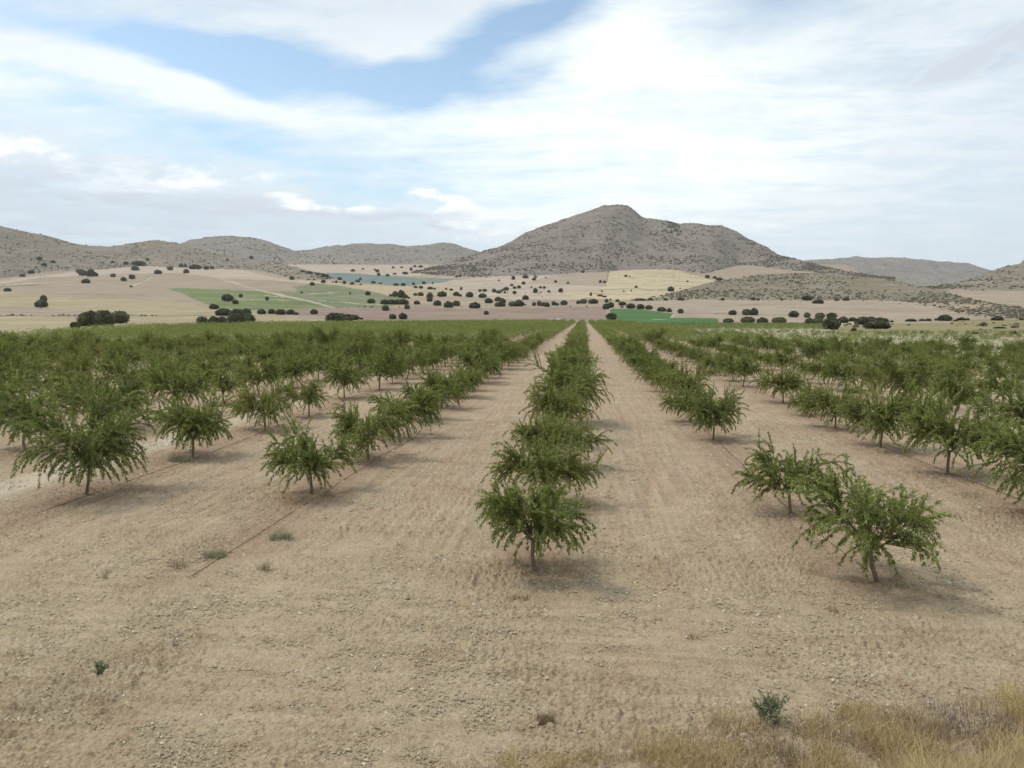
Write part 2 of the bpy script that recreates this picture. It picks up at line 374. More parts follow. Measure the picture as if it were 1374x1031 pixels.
reg('light_bank', M_lbank, *[strip(*a) for a in [(400, 376.5, 445, 380.5, .7), (640, 395.5, 760, 392, .8), (690, 399, 810, 398, .8), (560, 396, 640, 395, .8), (0, 383, 100, 377.5, .7), (60, 370, 190, 371.5, .6),
    (300, 400.5, 390, 402.5, .6), (355, 396, 398, 399, .5), (400, 394, 450, 392.8, .6), (420, 403, 520, 410, .5), (845, 430.5, 895, 428, .6), (560, 405, 640, 406, .6), (1180, 421, 1290, 425, .7), (840, 377.5, 880, 378.5, .6), (500, 366, 612, 373.2, .5)]])
reg('grassy_bank', M_bank, *[strip(*a) for a in [(240, 391.5, 330, 394, .6), (285, 399.5, 345, 398, .5), (330, 409, 420, 410.5, .7), (430, 388, 500, 398, .5), (440, 395, 520, 405, .6), (452, 402, 505, 411, .6), (410, 399, 450, 406, .5)]])

def in_poly(px, py, P):
    r = np.zeros(len(px), bool); n = len(P)
    for i in range(n):
        x1, y1 = P[i]; x2, y2 = P[(i + 1) % n]
        if y1 == y2: continue
        c = ((y1 > py) != (y2 > py)) & (px < (x2 - x1) * (py - y1) / (y2 - y1) + x1)
        r ^= c
    return r

def build_ground():
    pxs = np.concatenate([np.tan(np.radians(np.linspace(-80, -40, 14)[:-1])) * F + CX - 150 * 0,
                          np.arange(-170, 1545, 1.35),
                          np.tan(np.radians(np.linspace(42, 80, 14))) * F + CX])
    pxs = np.unique(pxs)
    ys = np.arange(1062, 433, -1.25)
    w1 = HC * F / (ys - 425.0)
    w0 = np.array([0.6, 1.5, 2.5, 3.5, 4.5, 5.2, 5.9, 6.6, 7.2, 7.7, 8.1, 8.45])
    yw = np.linspace(w1[-1], 3500, 4000); yy = 425 + F * (HC - plain_w(yw)) / yw
    ylv = np.arange(yy[0], yy[-1], -0.45)
    w2 = np.interp(-ylv, -yy, yw)[1:]
    w3 = np.geomspace(3550, 9000, 12)
    ws = np.unique(np.concatenate([w0, w1, w2, w3])); ws = ws[np.insert(np.diff(ws) > 0.004, 0, True)]
    U = (pxs - CX) / F * math.cos(0)
    W, UU = np.meshgrid(ws, U, indexing='ij')
    X = F0[0] * W + RT[0] * UU * W; Y = F0[1] * W + RT[1] * UU * W
    Z = plain(X, Y)
    near = np.clip((70 - W) / 40, 0, 1)
    rut = fbm(X / 1.7, Y / 5.0, 3, 3) * .035 + fbm(X / .5, Y / .55, 3, 9) * .028
    clod = np.abs(fbm(X / .19, Y / .19, 3, 21)) * .075 * np.clip((38 - W) / 14, 0, 1) * np.clip(.6 + 1.5 * fbm(X / 3, Y / 3, 2, 5), .15, 1.5)
    lane = np.clip((Y - 14) / 6, 0, 1)
    till = perlin(X / .30, Y / 7, 31) * .036 * lane + (1 - lane) * perlin(X / 3.2 + Y * .1, Y / .38, 33) * .022
    yc = 10.6 + X * .10 + .004 * X * X
    for o_ in (-.85, .85):
        dd_ = np.abs(Y - yc - o_ + .12 * perlin(X / 2.0, X * 0 + o_, 5)); sm = np.clip(1 - dd_ / .24, 0, 1)
        gt = np.clip(.5 + 1.6 * perlin(X / 1.9, X * 0 + o_ * 3, 8), 0, 1); Z = Z - gt * .022 * sm * sm * (3 - 2 * sm) * (1 + .35 * np.sin(X * 2 * math.pi / .21)); Z = Z + gt * .012 * np.exp(-((dd_ - .32) / .09) ** 2)
    Z = Z + near * (rut + clod + till) * np.clip((Z < 3) * 1.0, 0, 1)
    # gentle rolls of the open land
    Z = Z + np.clip((W - 700) / 500, 0, 1) * np.clip((3600 - W) / 500, 0, 1) * fbm(X / 420, Y / 420, 2, 41) * 1.8
    nr, nc = W.shape
    V = np.stack([X.ravel(), Y.ravel(), Z.ravel()], 1)
    I = np.arange(nr * nc).reshape(nr, nc)
    Q = np.stack([I[:-1, :-1].ravel(), I[:-1, 1:].ravel(), I[1:, 1:].ravel(), I[1:, :-1].ravel()], 1)
    C = V[Q].mean(1)
    zc = plain(C[:, 0], C[:, 1])
    px, py = proj(C[:, 0], C[:, 1], zc)
    wc = wof(C[:, 0], C[:, 1])
    py = py + np.clip((wc - 100) / 500, 0, 1) * (perlin(C[:, 0] / 60, C[:, 1] / 60, 77) * .6 + perlin(C[:, 0] / 14, C[:, 1] / 40, 78) * .35)
    rid = np.full(len(Q), -1)
    for k, (n, m, P) in enumerate(REG):
        x0, y0 = P.min(0); x1, y1 = P.max(0)
        s = np.where((px > x0) & (px < x1) & (py > y0) & (py < y1) & (wc > 60))[0]
        if len(s):
            s = s[in_poly(px[s], py[s], P)]; rid[s] = k
    rid[(wc > 3500)] = 0
    groups = {}
    for k in range(-1, len(REG)):
        n, m = ('ground', M_SOIL) if k < 0 else REG[k][:2]
        groups.setdefault((n, m.name), [m, []])[1].append(np.where(rid == k)[0])
    for (n, mn), (m, ids) in groups.items():
        ids = np.concatenate(ids)
        if not len(ids): continue
        q = Q[ids]; uq, inv = np.unique(q.ravel(), return_inverse=True)
        o = link(n, mk_mesh(n, V[uq], inv.reshape(-1, 4), m, smooth=True)); o['kind'] = 'structure'
build_ground()

# ------------------------------------------------------------------ hills
def yimg_to_z(px, py, w):
    d = raydir(px, py); return HC + d[2] / (d @ F0) * w
HILLPTS = {}
def hill(name, ridge, foot, dr, mat, foot_w=None, step=1.6, nt=95, pw=1.0, amp=1.0, seed=0, back=.9, nscrub=0, bsz=(2.2, 5), bumps=()):
    ridge = np.array(ridge, float); dr = np.array(dr, float)
    xs = np.arange(ridge[0, 0], ridge[-1, 0] + .1, step)
    ry = np.interp(xs, ridge[:, 0], ridge[:, 1]); D = np.interp(xs, dr[:, 0], dr[:, 1])
    k = np.ones(5) / 5; ry = np.convolve(np.pad(ry, 2, mode='edge'), k, 'valid')
    D = np.convolve(np.pad(D, 20, mode='edge'), np.ones(41) / 41, 'valid')
    rows = []
    tf = np.linspace(0, 1, nt); tb = np.linspace(1, 2, 22)[1:]
    P = np.zeros((nt + len(tb), len(xs), 3)); T = np.zeros(P.shape[:2])
    if foot_w is None:
        FWs = []
        for px in xs:
            g = ground(px, np.interp(px, [p[0] for p in foot], [p[1] for p in foot])); FWs.append(wof(g[0], g[1]))
        FWs = np.convolve(np.pad(np.array(FWs), 8, mode='edge'), np.ones(17) / 17, 'valid')
    for i, px in enumerate(xs):
        if foot_w is not None: wf = foot_w; zf = float(plain2(wf, wf * (px - CX) / F))
        else:
            wf = FWs[i]; zf = float(plain2(wf, wf * (px - CX) / F))
        d = raydir(px, 400.0); u = (d @ RT) / (d @ F0)
        Dr = max(D[i], wf + 30); zr = yimg_to_z(px, ry[i], Dr)
        dz = max(zr - zf, 0.0)
        w = np.concatenate([wf + (Dr - wf) * tf, Dr + (Dr - wf) * back * (tb - 1)])
        pf = (1 - pw) * tf ** 2 + pw * tf
        z = np.concatenate([zf + dz * pf, zr - (dz + 40) * (tb - 1) ** 1.4])
        sink = np.concatenate([-4 * np.clip(1 - tf * 12, 0, 1), np.zeros(len(tb))])
        P[:, i, 0] = F0[0] * w + RT[0] * u * w; P[:, i, 1] = F0[1] * w + RT[1] * u * w; P[:, i, 2] = z + sink
        T[:, i] = np.concatenate([tf, tb])
    X, Y = P[:, :, 0], P[:, :, 1]
    env = np.sin(np.clip(T, 0, 1) * math.pi * .86) ** .7
    env = np.where(T > 1, .4, env)
    hs = np.clip((P[:, :, 2] - plain2(wof(X, Y), X * RT[0] + Y * RT[1])) / 60, 0, 1)
    ra = fbm(X / 420, Y / 420, 3, seed) * 26 - np.abs(fbm(X / 190, Y / 190, 3, seed + 5)) * 16 + fbm(X / 60, Y / 60, 3, seed + 9) * 4.5
    P[:, :, 2] += env * hs * amp * ra
    P[:, :, 2] += hs * (np.abs(perlin(X / 22, Y / 22, seed + 3)) * 3.0 + perlin(X / 10, Y / 10, seed + 6) * 1.2) * min(1, amp + .3)
    I = np.arange(P.shape[0] * P.shape[1]).reshape(P.shape[:2])
    Q = np.stack([I[:-1, :-1].ravel(), I[:-1, 1:].ravel(), I[1:, 1:].ravel(), I[1:, :-1].ravel()], 1)
    V = P.reshape(-1, 3)
    o = link(name, mk_mesh(name, V, Q, mat, smooth=True)); o['kind'] = 'structure'
    if nscrub:
        nq = (nt - 1) * (len(xs) - 1)
        qi = RNG.integers(0, nq, nscrub * 2)
        a = RNG.random((len(qi), 2))
        q = V[Q[qi]]
        p = q[:, 0] * (1 - a[:, :1]) * (1 - a[:, 1:]) + q[:, 1] * a[:, :1] * (1 - a[:, 1:]) + q[:, 2] * a[:, :1] * a[:, 1:] + q[:, 3] * (1 - a[:, :1]) * a[:, 1:]
        dens = fbm(p[:, 0] / 160, p[:, 1] / 160, 2, seed + 50)
        keep = np.argsort(-(dens + RNG.random(len(p)) * 1.2))[:nscrub]
        scatter_blobs(name + '_scrub', p[keep], bsz)
def blob_template(nu=6, nv=3, span=.62):
    vs = [(0, 0, 1)]
    for j in range(nv):
        th = (j + .8) / nv * math.pi * span
        for i in range(nu):
            a = 2 * math.pi * (i + .5 * (j % 2)) / nu; vs.append((math.cos(a) * math.sin(th + .2), math.sin(a) * math.sin(th + .2), math.cos(th)))
    fs = []
    for i in range(nu): fs.append((0, 1 + i, 1 + (i + 1) % nu))
    for j in range(nv - 1):
        for i in range(nu):
            a = 1 + j * nu + i; b = 1 + j * nu + (i + 1) % nu; fs += [(a, a + nu, b), (b, a + nu, b + nu)]
    return np.array(vs), np.array(fs)
M_SCRUB = tint_material('scrub_leaves', [(0, (.085, .078, .052)), (.5, (.13, .116, .08)), (1, (.17, .148, .10))])
def scatter_blobs(name, pts, sz):
    tv, tf = blob_template(); n = len(pts)
    s = RNG.random(n) ** 2 * (sz[1] - sz[0]) + sz[0]
    V = tv[None] * (1 + RNG.normal(0, .22, (n, len(tv), 3)))
    V = V * s[:, None, None] * np.array([1.15, 1.15, .75]) * .5
    V[:, :, 2] += (s * .2)[:, None]
    V = V + pts[:, None, :]
    Fc = tf[None] + (np.arange(n) * len(tv))[:, None, None]
    t = np.repeat(RNG.random(n), len(tf))
    o = link('hillside_scrub', mk_mesh('hillside_scrub', V.reshape(-1, 3), Fc.reshape(-1, 3), M_SCRUB, {'tint': t}))
    tag(o, 'low dark scrub dotted over the stony hillside', 'scrub', kind='stuff')
    return o
H_A = hill_material('brown_scrub_hill', (.275, .222, .158), (.345, .288, .218), (.20, .18, .125), 1.0, .35)
H_B = hill_material('grey_rock_hill', (.275, .236, .192), (.34, .298, .252), (.215, .195, .16), .8, .25)
H_D = hill_material('main_hill_rock', (.262, .215, .172), (.325, .272, .225), (.205, .170, .134), .9, .3)
H_G = hill_material('low_hill_scrub', (.262, .215, .145), (.37, .31, .23), (.195, .18, .115), 1.5, .35)
hill('hill', [(-420, 330), (-300, 300), (-150, 287), (0, 302), (30, 308), (60, 315), (100, 326), (125, 330), (160, 328), (190, 325), (212, 322), (235, 326), (262, 334), (300, 342), (350, 350), (400, 359), (420, 364), (450, 374), (470, 380.5)],
     [(-420, 378), (0, 375), (40, 368), (75, 365), (130, 364), (190, 357), (290, 361), (350, 363), (390, 374.5), (430, 379), (470, 381.5)],
     [(-420, 3300), (0, 3300), (100, 3500), (190, 3850), (290, 3600), (350, 3350), (390, 2750), (430, 2350), (470, 2080)], H_A, seed=100, nscrub=2600, pw=.8, amp=.6, bsz=(2.5, 7))
hill('hill', [(150, 360), (200, 345), (235, 329), (262, 319), (285, 316.5), (340, 315.5), (365, 323), (400, 337), (430, 347), (450, 352), (480, 358)], None,
     [(150, 4800), (480, 4600)], H_B, foot_w=3700, seed=200, nscrub=1300, amp=.8, bsz=(3, 8))
hill('hill', [(330, 352), (370, 345), (400, 338), (420, 336), (450, 330), (480, 327), (520, 326.5), (545, 330.5), (570, 329), (590, 325.5), (612, 328), (640, 338), (680, 350), (720, 356)], None,
     [(300, 5600), (720, 5600)], H_B, foot_w=3420, seed=300, nscrub=1800, amp=.9, bsz=(3, 8))
hill('hill', [(552, 365.5), (575, 360), (600, 353.5), (640, 341), (680, 325), (720, 306), (760, 293), (790, 284), (808, 277), (825, 274), (842, 277), (851, 284), (862, 292.5), (890, 297), (930, 301), (965, 304), (980, 310), (1010, 325), (1040, 339), (1075, 350), (1100, 357), (1150, 367), (1200, 375)],
     [(552, 366), (575, 368), (600, 371), (640, 373), (700, 371.5), (745, 369.5), (782, 366), (812, 367), (818, 363.5), (870, 362), (905, 362.5), (930, 367), (945, 369), (965, 362), (985, 357), (1000, 355), (1040, 361), (1100, 367), (1150, 377), (1200, 391)],
     [(552, 2620), (575, 2850), (640, 3300), (720, 4000), (1000, 4000), (1040, 3600), (1100, 3000), (1150, 2500), (1200, 2250)], H_D, seed=400, nscrub=6500, amp=.8, bsz=(3, 7.5), pw=.85, nt=120)
hill('hill', [(1020, 362), (1060, 356), (1085, 350), (1105, 347), (1150, 345.5), (1200, 346), (1245, 347.5), (1290, 353.5), (1320, 362), (1360, 374), (1420, 380)], None,
     [(1020, 7000), (1420, 7000)], H_B, foot_w=4800, seed=500, nscrub=900, amp=1.2, bsz=(4, 10))
hill('hill', [(1215, 388), (1250, 384.5), (1290, 377), (1320, 367), (1350, 357), (1374, 350), (1450, 325), (1600, 300), (1750, 310)],
     [(1215, 390.5), (1280, 391.5), (1374, 392), (1750, 396)], [(1215, 1750), (1290, 1950), (1374, 2600), (1750, 2900)], H_A, seed=600, nscrub=1600, amp=.7, bsz=(2.5, 6), pw=.8)
hill('hill', [(846, 404), (860, 402.5), (890, 396), (920, 388), (950, 379.5), (980, 374), (1010, 370.5), (1050, 367.5), (1090, 366.5), (1130, 368.5), (1170, 372), (1210, 378), (1250, 388), (1290, 398), (1330, 407), (1374, 413), (1500, 420), (1600, 428)],
     [(846, 404.2), (900, 403.7), (1150, 403.2), (1200, 405), (1240, 410), (1300, 423.5), (1330, 428), (1374, 430), (1600, 431)],
     [(846, 1240), (890, 1400), (950, 1600), (1010, 1700), (1170, 1650), (1250, 1450), (1374, 900), (1600, 800)], H_G, seed=700, nscrub=3200, amp=.28, bsz=(1.5, 4.2), pw=.55)

# ------------------------------------------------------------------ holm oaks
def leaf_quads(c, n_dir, up, L, Wd, fold=.0):
    """diamond quads: c (n,3) base, n_dir (n,3) direction, up (n,3) side helper"""
    side = np.cross(n_dir, up); side /= (np.linalg.norm(side, axis=1, keepdims=True) + 1e-9)
    nrm = np.cross(side, n_dir)
    L = L[:, None]; Wd = Wd[:, None]
    mid = c + n_dir * L * .48 + nrm * L * fold
    V = np.stack([c, mid + side * Wd, c + n_dir * L - nrm * L * .08, mid - side * Wd], 1)
    return V.reshape(-1, 3), np.arange(len(c) * 4).reshape(-1, 4)
def unit(v): return v / (np.linalg.norm(v, axis=-1, keepdims=True) + 1e-9)
def oak_proto(seed, lobes):
    r = np.random.default_rng(seed)
    Vs = []; Fs = []; T = []; off = 0
    tmplV, tmplF = blob_template(14, 8, .80)
    cards = []
    for (lx, ly, lz, lr, lh) in lobes:
        lz = lz * .93; lh = lh * 1.12
        th = tmplV / np.linalg.norm(tmplV, axis=1, keepdims=True)
        n = 1 + .12 * fbm(th[:, 0] * 2 + lx * 5, th[:, 1] * 2 + th[:, 2] * 2, 2, seed)
        Vc = th * n[:, None] * np.array([lr, lr, lh]) * .86 + np.array([lx, ly, lz])
        Vs.append(Vc); Fs.append(tmplF + off); off += len(Vc); T.append(np.full(len(tmplF), .2))
        m = 520
        d = unit(r.normal(0, 1, (m, 3))); d[:, 2] = np.where(d[:, 2] < -.85, -d[:, 2], d[:, 2])
        lump = 1 + .16 * fbm(d[:, 0] * 2.5 + lx * 3, d[:, 1] * 2.5 + d[:, 2] * 3, 2, seed + 3)
        c = d * lump[:, None] * np.array([lr, lr, lh]) * (.84 + .14 * r.random((m, 1))) + np.array([lx, ly, lz])
        cards.append((c, unit(d + r.normal(0, .8, (m, 3)))))
    c = np.concatenate([a for a, b in cards]); dd = np.concatenate([b for a, b in cards])
    n = len(c); tint = np.clip(.45 + .5 * fbm(c[:, 0] * 3, c[:, 1] * 3 + c[:, 2] * 3, 2, seed + 8) + r.normal(0, .18, n), 0, 1)
    qv, qf = leaf_quads(c, dd, unit(r.normal(0, 1, (n, 3))), r.uniform(.07, .14, n), r.uniform(.03, .06, n))
    V = np.concatenate(Vs + [qv])
    me = mk_mesh('crown', V, [np.concatenate(Fs), qf + off], OAK_LEAF, {'tint': np.concatenate(T + [tint])})
    tv, tf = tube([(0, 0, -.05), (.01, 0, .15), (0, .02, .35)], [.055, .045, .04], 7)
    return me, mk_mesh('trunk', tv, tf, OAK_BARK, smooth=True)
def tube(pts, rad, sides=6):
    pts = np.array(pts, float); n = len(pts); V = []
    for i in range(n):
        a = pts[min(i + 1, n - 1)] - pts[max(i - 1, 0)]; a = a / (np.linalg.norm(a) + 1e-9)
        h = np.array([1, 0, 0]) if abs(a[0]) < .8 else np.array([0, 1, 0])
        u = np.cross(a, h); u /= np.linalg.norm(u); v = np.cross(a, u)
        for k in range(sides):
            t = 2 * math.pi * k / sides; V.append(pts[i] + (u * math.cos(t) + v * math.sin(t)) * rad[i])
    Fc = []
    for i in range(n - 1):
        for k in range(sides):
            Fc.append((i * sides + k, i * sides + (k + 1) % sides, (i + 1) * sides + (k + 1) % sides, (i + 1) * sides + k))
    return np.array(V), np.array(Fc)
# unit-width crowns (radius .5, height 1)
OAKS = [oak_proto(1, [(0, 0, .52, .40, .42), (.22, .1, .45, .27, .32), (-.24, -.05, .46, .26, .36)]),
        oak_proto(2, [(-.12, 0, .50, .36, .46), (.2, -.05, .46, .29, .38), (0, .2, .55, .28, .40)]),
        oak_proto(3, [(0, 0, .48, .47, .46), (.12, .12, .60, .30, .36)]),
        oak_proto(4, [(-.22, 0, .45, .27, .40), (.05, .05, .56, .30, .42), (.27, -.05, .42, .23, .36), (-.05, -.2, .40, .25, .32)]),
        oak_proto(5, [(.05, 0, .55, .43, .42), (-.2, .1, .40, .28, .32), (.2, -.18, .38, .24, .3)])]
oak_roots = []
for i, (c, t) in enumerate(OAKS): oak_roots.append((c, t))
# (x, base y, width px, height px)
OAKL = dict(
 stony=[(42,367.5,7.5,4.5),(30,371.8,6.5,3.5),(53,349,7,4),(59.5,357,7,3.5),(71,353,6,3),(186.5,356,20,5),(107,367,10,5),(112,370.5,10,7),(122,371.5,12,9),(129,371.5,6,5),(151,353,5,2.5),(305,350,4,2.5),(337,347,6,3),(198,350,5,3),(169,355,7,3.5)],
 leftpink=[(10.2,391.9,8.5,5),(115.5,380.5,12,5.5),(151.5,372.3,7,4.5),(166,377.5,7,5),(177.5,374.8,8,5.5),(181.6,363.4,10.5,5.5),(212,368,10,5),(228,363,8,5),(176,386,4,2.5),(243,358.5,6,4),(249,358.5,4,4),(262,361.5,15,5.5),(277,362,8,4),(285,361.5,6,3.5),(250,367,7,5),(392,375.8,7,4.5),(419,383.5,6,4.5),(405,394,3,2.5)],
 leftyellow=[(58.6,405.5,9,8),(55.6,413,15,9.5),(287,414.9,13.5,6)],
 greenf=[(305.5,404.7,14,9),(316,408.2,8.5,5.5),(323,399.5,6,4.5),(358.5,403,5,4),(498,407.2,11.5,5.5),(493.7,396.2,6.8,4.5),(469.7,395,3,2.5)],
 edgeleft=[(101,441,14,8),(120,438,28,18),(140,438,26,19),(160,434.5,25,15),(272,436,16,10),(288,436,18,10),(298,434,12,8),(315,436,20,13),(331,436,20,14)],
 strip=[(300,424,19,9),(318,425,20,9),(330,424,14,8.5),(351,422,11,6.5),(364.5,421.5,10,6),(376.5,422.5,15,6.5),(390,422.2,11,6),(397,422.5,8,3),(421.5,422,9,6.3)],
 edgemid=[(452,434.5,28,13),(464,434,18,11),(474,430,15,7),(485,429,5,2.5),(526.8,428.5,9.2,6.3),(540.8,428.5,11,7.5),(652.5,422.5,7,4.6),(517.6,417.5,10.5,7),(546.5,415.5,7.3,6)],
 valley=[(406,365.5,6,2.5),(416,367.5,7,3),(426,369.2,6,3),(434,371.8,6,4),(439,372.5,5,4),(456,376.5,6,4),(434,380,6,4),(451,380,4,3),(462,381.5,5,4),(472.5,382.5,5.5,3.5),(484,383,4,2),(479.6,379.2,6.5,3.5),(483.5,376,3.5,3),(501,380.8,6,3),(510,381.5,5,2),(531.5,383.5,7,3),(541,383.8,6,3.5),(555,382.5,4,3),(568.7,381.5,5,3.5),(580.5,381,2.6,2),(508,370.3,4.8,3.5),(520,371,4.6,3),(506.5,365.7,5.5,3.5),(473.5,364.5,5.5,2.8),(487,362,3.3,2),(503,363,3,2),(527.5,360.4,3.5,2.5),(539,360,4,2),(551.5,363.5,4,4),(556.7,358.5,4,2.3),(564.7,359,6.5,2.5),(529.5,368.5,5,2),(544,368.2,8,3),(617,372,4,2.5),(612.5,372.3,4,1.8)],
 wood=[(516,408.7,10.5,6),(525.5,408.7,11,6),(533,408.7,9,6),(541.5,409,14,7),(524,398,4,3),(530,398.7,8,7),(538.5,400.2,10,9.5),(544,400.7,7,5),(548.5,401,4,2.5)],
 midpink=[(557,397,5.3,3.3),(564.5,397.3,7.3,4.5),(559.5,409,7.6,5),(576.6,401,8.5,7.5),(576.5,405.2,8.5,6),(593,398.2,12,6.3),(586.8,410.5,10.5,6.5),(602,413.5,12,8),(612.6,411,10,6.5),(612,397.2,8,5),(617,398,5,3),(630,399,9.5,6.5),(636.8,414.2,13.8,7.6),(598.6,389,3,2.5),(605.4,390,5,2.5),(618.8,389.5,3.3,4),(577,388.7,7,3.5),(583,389,4,2.5),(565,387.5,6,3.5),(557.6,386.9,5,3),(647.5,400,10,5.5),(655.8,407.2,10.5,6.2),(644,391.5,5,3),(650.4,391.5,6,3.3)],
 pale=[(663,392.5,5,4.5),(669,393.7,8,3.5),(673.7,391.5,3.5,3),(679,389.8,7.6,4),(677.2,393.9,3.4,3),(690.5,394.8,5.5,4),(690.5,387.7,5,3),(696.4,387.2,5,3.8),(686.5,384,5,2.5),(702.5,382,5.2,3.7),(688.8,375.4,5,4.5),(669.4,377.5,2.4,2.2),(705,373.7,8,3.5),(719,373,4.5,2.5),(716.7,376.7,5,3.5),(732,373.8,2.2,2),(713,386.5,2.4,2),(718.3,393.4,5.6,6),(725.2,387,4,2.5),(730.4,387.2,4.2,2.7),(726,392.9,2.1,2),(736.4,392.6,4.2,2.8),(745.5,379.6,3.7,3),(762,380.9,4,2.3),(752.3,392.5,6.2,5),(782,366.5,5.5,2.8)],
 row=[(668.7,404.7,9,5.5),(674.5,407.2,8,6),(670.8,411.8,13,6),(688,411.4,12,6),(697,411.4,12.5,8),(705,410,2.5,1.8),(705.2,402.7,8,5.6),(716.3,410.6,5.5,4.6),(723.5,410.6,6.5,6.3),(729.5,411.2,6.5,5),(734,412,8,5.5),(743,410,6,5),(747.5,410,5,3),(756.8,409.8,8.7,6),(776,407.8,5,4),(782.5,407.5,10,5.5),(795.8,407.5,12,5.5)],
 wheat=[(805.5,380,3.8,3.6),(811,380,3.8,3),(839.7,372,4,3),(845,372.3,2,1.8),(853.5,386.8,4,3),(847,391,2,2),(900,391.2,8,5.8),(912.8,388,2.6,1.5),(922.4,378.5,2.8,1.8),(807.7,392,2.5,2),(837,392,2.2,2),(792.7,397.2,3.6,4.2),(805,397.8,7,2.2),(811,399,6,2),(949,373.5,6,4),(959,374,5,3),(965,376.5,8,3.5)],
 brightgreen=[(813.8,406.2,5.3,4.5),(819,403.5,2.6,2.4),(828.8,405.2,5,3.2),(813,415.2,8.5,6.8),(819.5,413,8.2,6.5),(820.5,430,14.5,9),(835,410,10,4.5),(834.5,413,4.6,2),(846.3,414.3,12.5,6.3),(859.4,415.2,10.5,6.2),(870.6,415.6,9.3,5.4),(887.8,418.5,10.8,5.8),(898,419.2,6.7,5),(913.3,421,8,5.8)],
 hillfoot=[(859,403.8,16,3),(873,403.8,7,3.5),(893,403.8,6,2.8),(914,403.8,9,3.5),(1083,403.5,15,6),(1097.6,408.2,13.5,6),(1123,403.8,5.5,2.5),(1135,403.8,8,4),(1010.5,403.5,5.5,4),(1017,403.5,4.5,3),(969.5,403.8,5,3.5),(1049,403.5,4,2.5)],
 rightpink=[(983,423,10.2,6),(1001,423.3,11,7.5),(1011.7,423.3,10.5,8.5),(1064.8,426,13.5,7.7),(1083,426.6,8.8,6.5),(1099.8,428.2,12.5,7.5),(1116,428,14,7.5),(977,434.5,14,6.5),(1003.2,434.6,19,8.5),(1023.2,434.8,13.5,7.7),(1044.8,434.8,19,8),(1086,436,12,8),(1097,435.3,14,8)],
 meadow=[(1115,442.5,24,15),(1131,433.8,12.5,8),(1144,432,10.5,5.5),(1157,436.2,18,10),(1168,434.2,20,8),(1182,434.2,18,7),(1176,441.5,30,10),(1196.6,433.2,5,3),(1222,432.2,13,4),(1237,431.7,8,3.5),(1246,431.7,7.5,3.8),(1268,431.3,16,8),(1256.6,430.7,6.5,3),(1290,430.5,11,4),(1282,432,6,3),(1298,430.2,5,3),(1338.5,430.5,14,5),(1371,430,6,2.5),(1145.5,444.5,6.8,4.6),(1237,446.7,4.5,3),(1308,448.6,9,3),(1361.5,448.6,5,4.5),(1341.5,441,14,2.5),(1320,438,8,5)])
WHERE = dict(stony='on the stony slope at the far left', leftpink='on the pinkish field at left', leftyellow='on the yellow field at left',
 greenf='in the green fields at left', edgeleft='behind the orchard in front of the yellow field', strip='in the tree line below the green field',
 edgemid='on the red ploughed land behind the orchard', valley='around the distant bluish field', wood='in the thicket right of the green field',
 midpink='on the pink field left of centre', pale='on the pale slope below the big hill', row='in the line above the red field',
 wheat='on the golden wheat field', brightgreen='around the bright green field', hillfoot='at the foot of the low right hill',
 rightpink='on the pink field at right', meadow='on the dry meadow at right')
ORD = ['', 'first', 'second', 'third', 'fourth', 'fifth', 'sixth', 'seventh', 'eighth', 'ninth', 'tenth', 'eleventh', 'twelfth', 'thirteenth', 'fourteenth', 'fifteenth', 'sixteenth', 'seventeenth', 'eighteenth', 'nineteenth', 'twentieth']
def ordw(n):
    if n <= 20: return ORD[n]
    t = ['', '', 'twenty', 'thirty', 'forty', 'fifty', 'sixty', 'seventy', 'eighty'][n // 10]
    if n % 10 == 0: return t[:-1] + 'ieth'
    return t + '-' + ORD[n % 10]
HILLOBJ = [o for o in COL.objects if o.name.startswith('hill') and o.get('kind') == 'structure']
bpy.context.view_layer.update()
DG = bpy.context.evaluated_depsgraph_get()
def onscene(px, py):
    d = raydir(px, py); w = 1e9; best = ground(px, py)
    wb = wof(best[0], best[1])
    dv = Vector(d).normalized()
    for o in HILLOBJ:
        hit, loc, nr, idx = o.ray_cast(Vector((0, 0, HC)), dv)
        if hit and wof(loc.x, loc.y) < wb: best = np.array(loc); wb = wof(loc.x, loc.y)
    return best
first = {}
def put_oak(px, py, wp, hp, k):
    g = onscene(px, py); w = wof(g[0], g[1]); s = w / F
    ci = k % 5
    if ci in first: r = dup(first[ci])
    else:
        r = link('holm_oak', None); link('crown', OAKS[ci][0], r); link('trunk', OAKS[ci][1], r); first[ci] = r
    r.location = (g[0], g[1], g[2] - .1)
    r.scale = (wp * s * 1.03, wp * s * .95, hp * s * 1.12)
    r.rotation_euler = (0, 0, random.choice([0, math.pi]) + random.uniform(-.35, .35))
    return r
k = 0
for key, L in OAKL.items():
    for i, (x, y, wp, hp) in enumerate(sorted(L)):
        o = put_oak(x, y, wp, hp, (i * 3 + int(x)) ); k += 1
        sz = 'wide' if wp > 2.2 * hp else ('large' if wp >= 12 else ('small' if wp < 5 else 'round'))
        tag(o, f'{sz} dark holm oak {WHERE[key]}, {ordw(i + 1)} from left', 'tree', 'holm oaks scattered over the fields')
o = put_oak(1034, 467, 21, 14, 2); tag(o, 'dark rounded oak standing alone among the almond rows at right', 'tree', 'holm oaks scattered over the fields')
print('oaks', k)

q_ = np.random.default_rng(31)
cr = np.array([onscene(902 + q_.normal(0, 4.5), 303 + q_.normal(0, 5.5)) for _ in range(90)])
o = scatter_blobs('crag', cr, (4, 13)); o['label'] = 'dark rocky scrub patch high on the main hill'
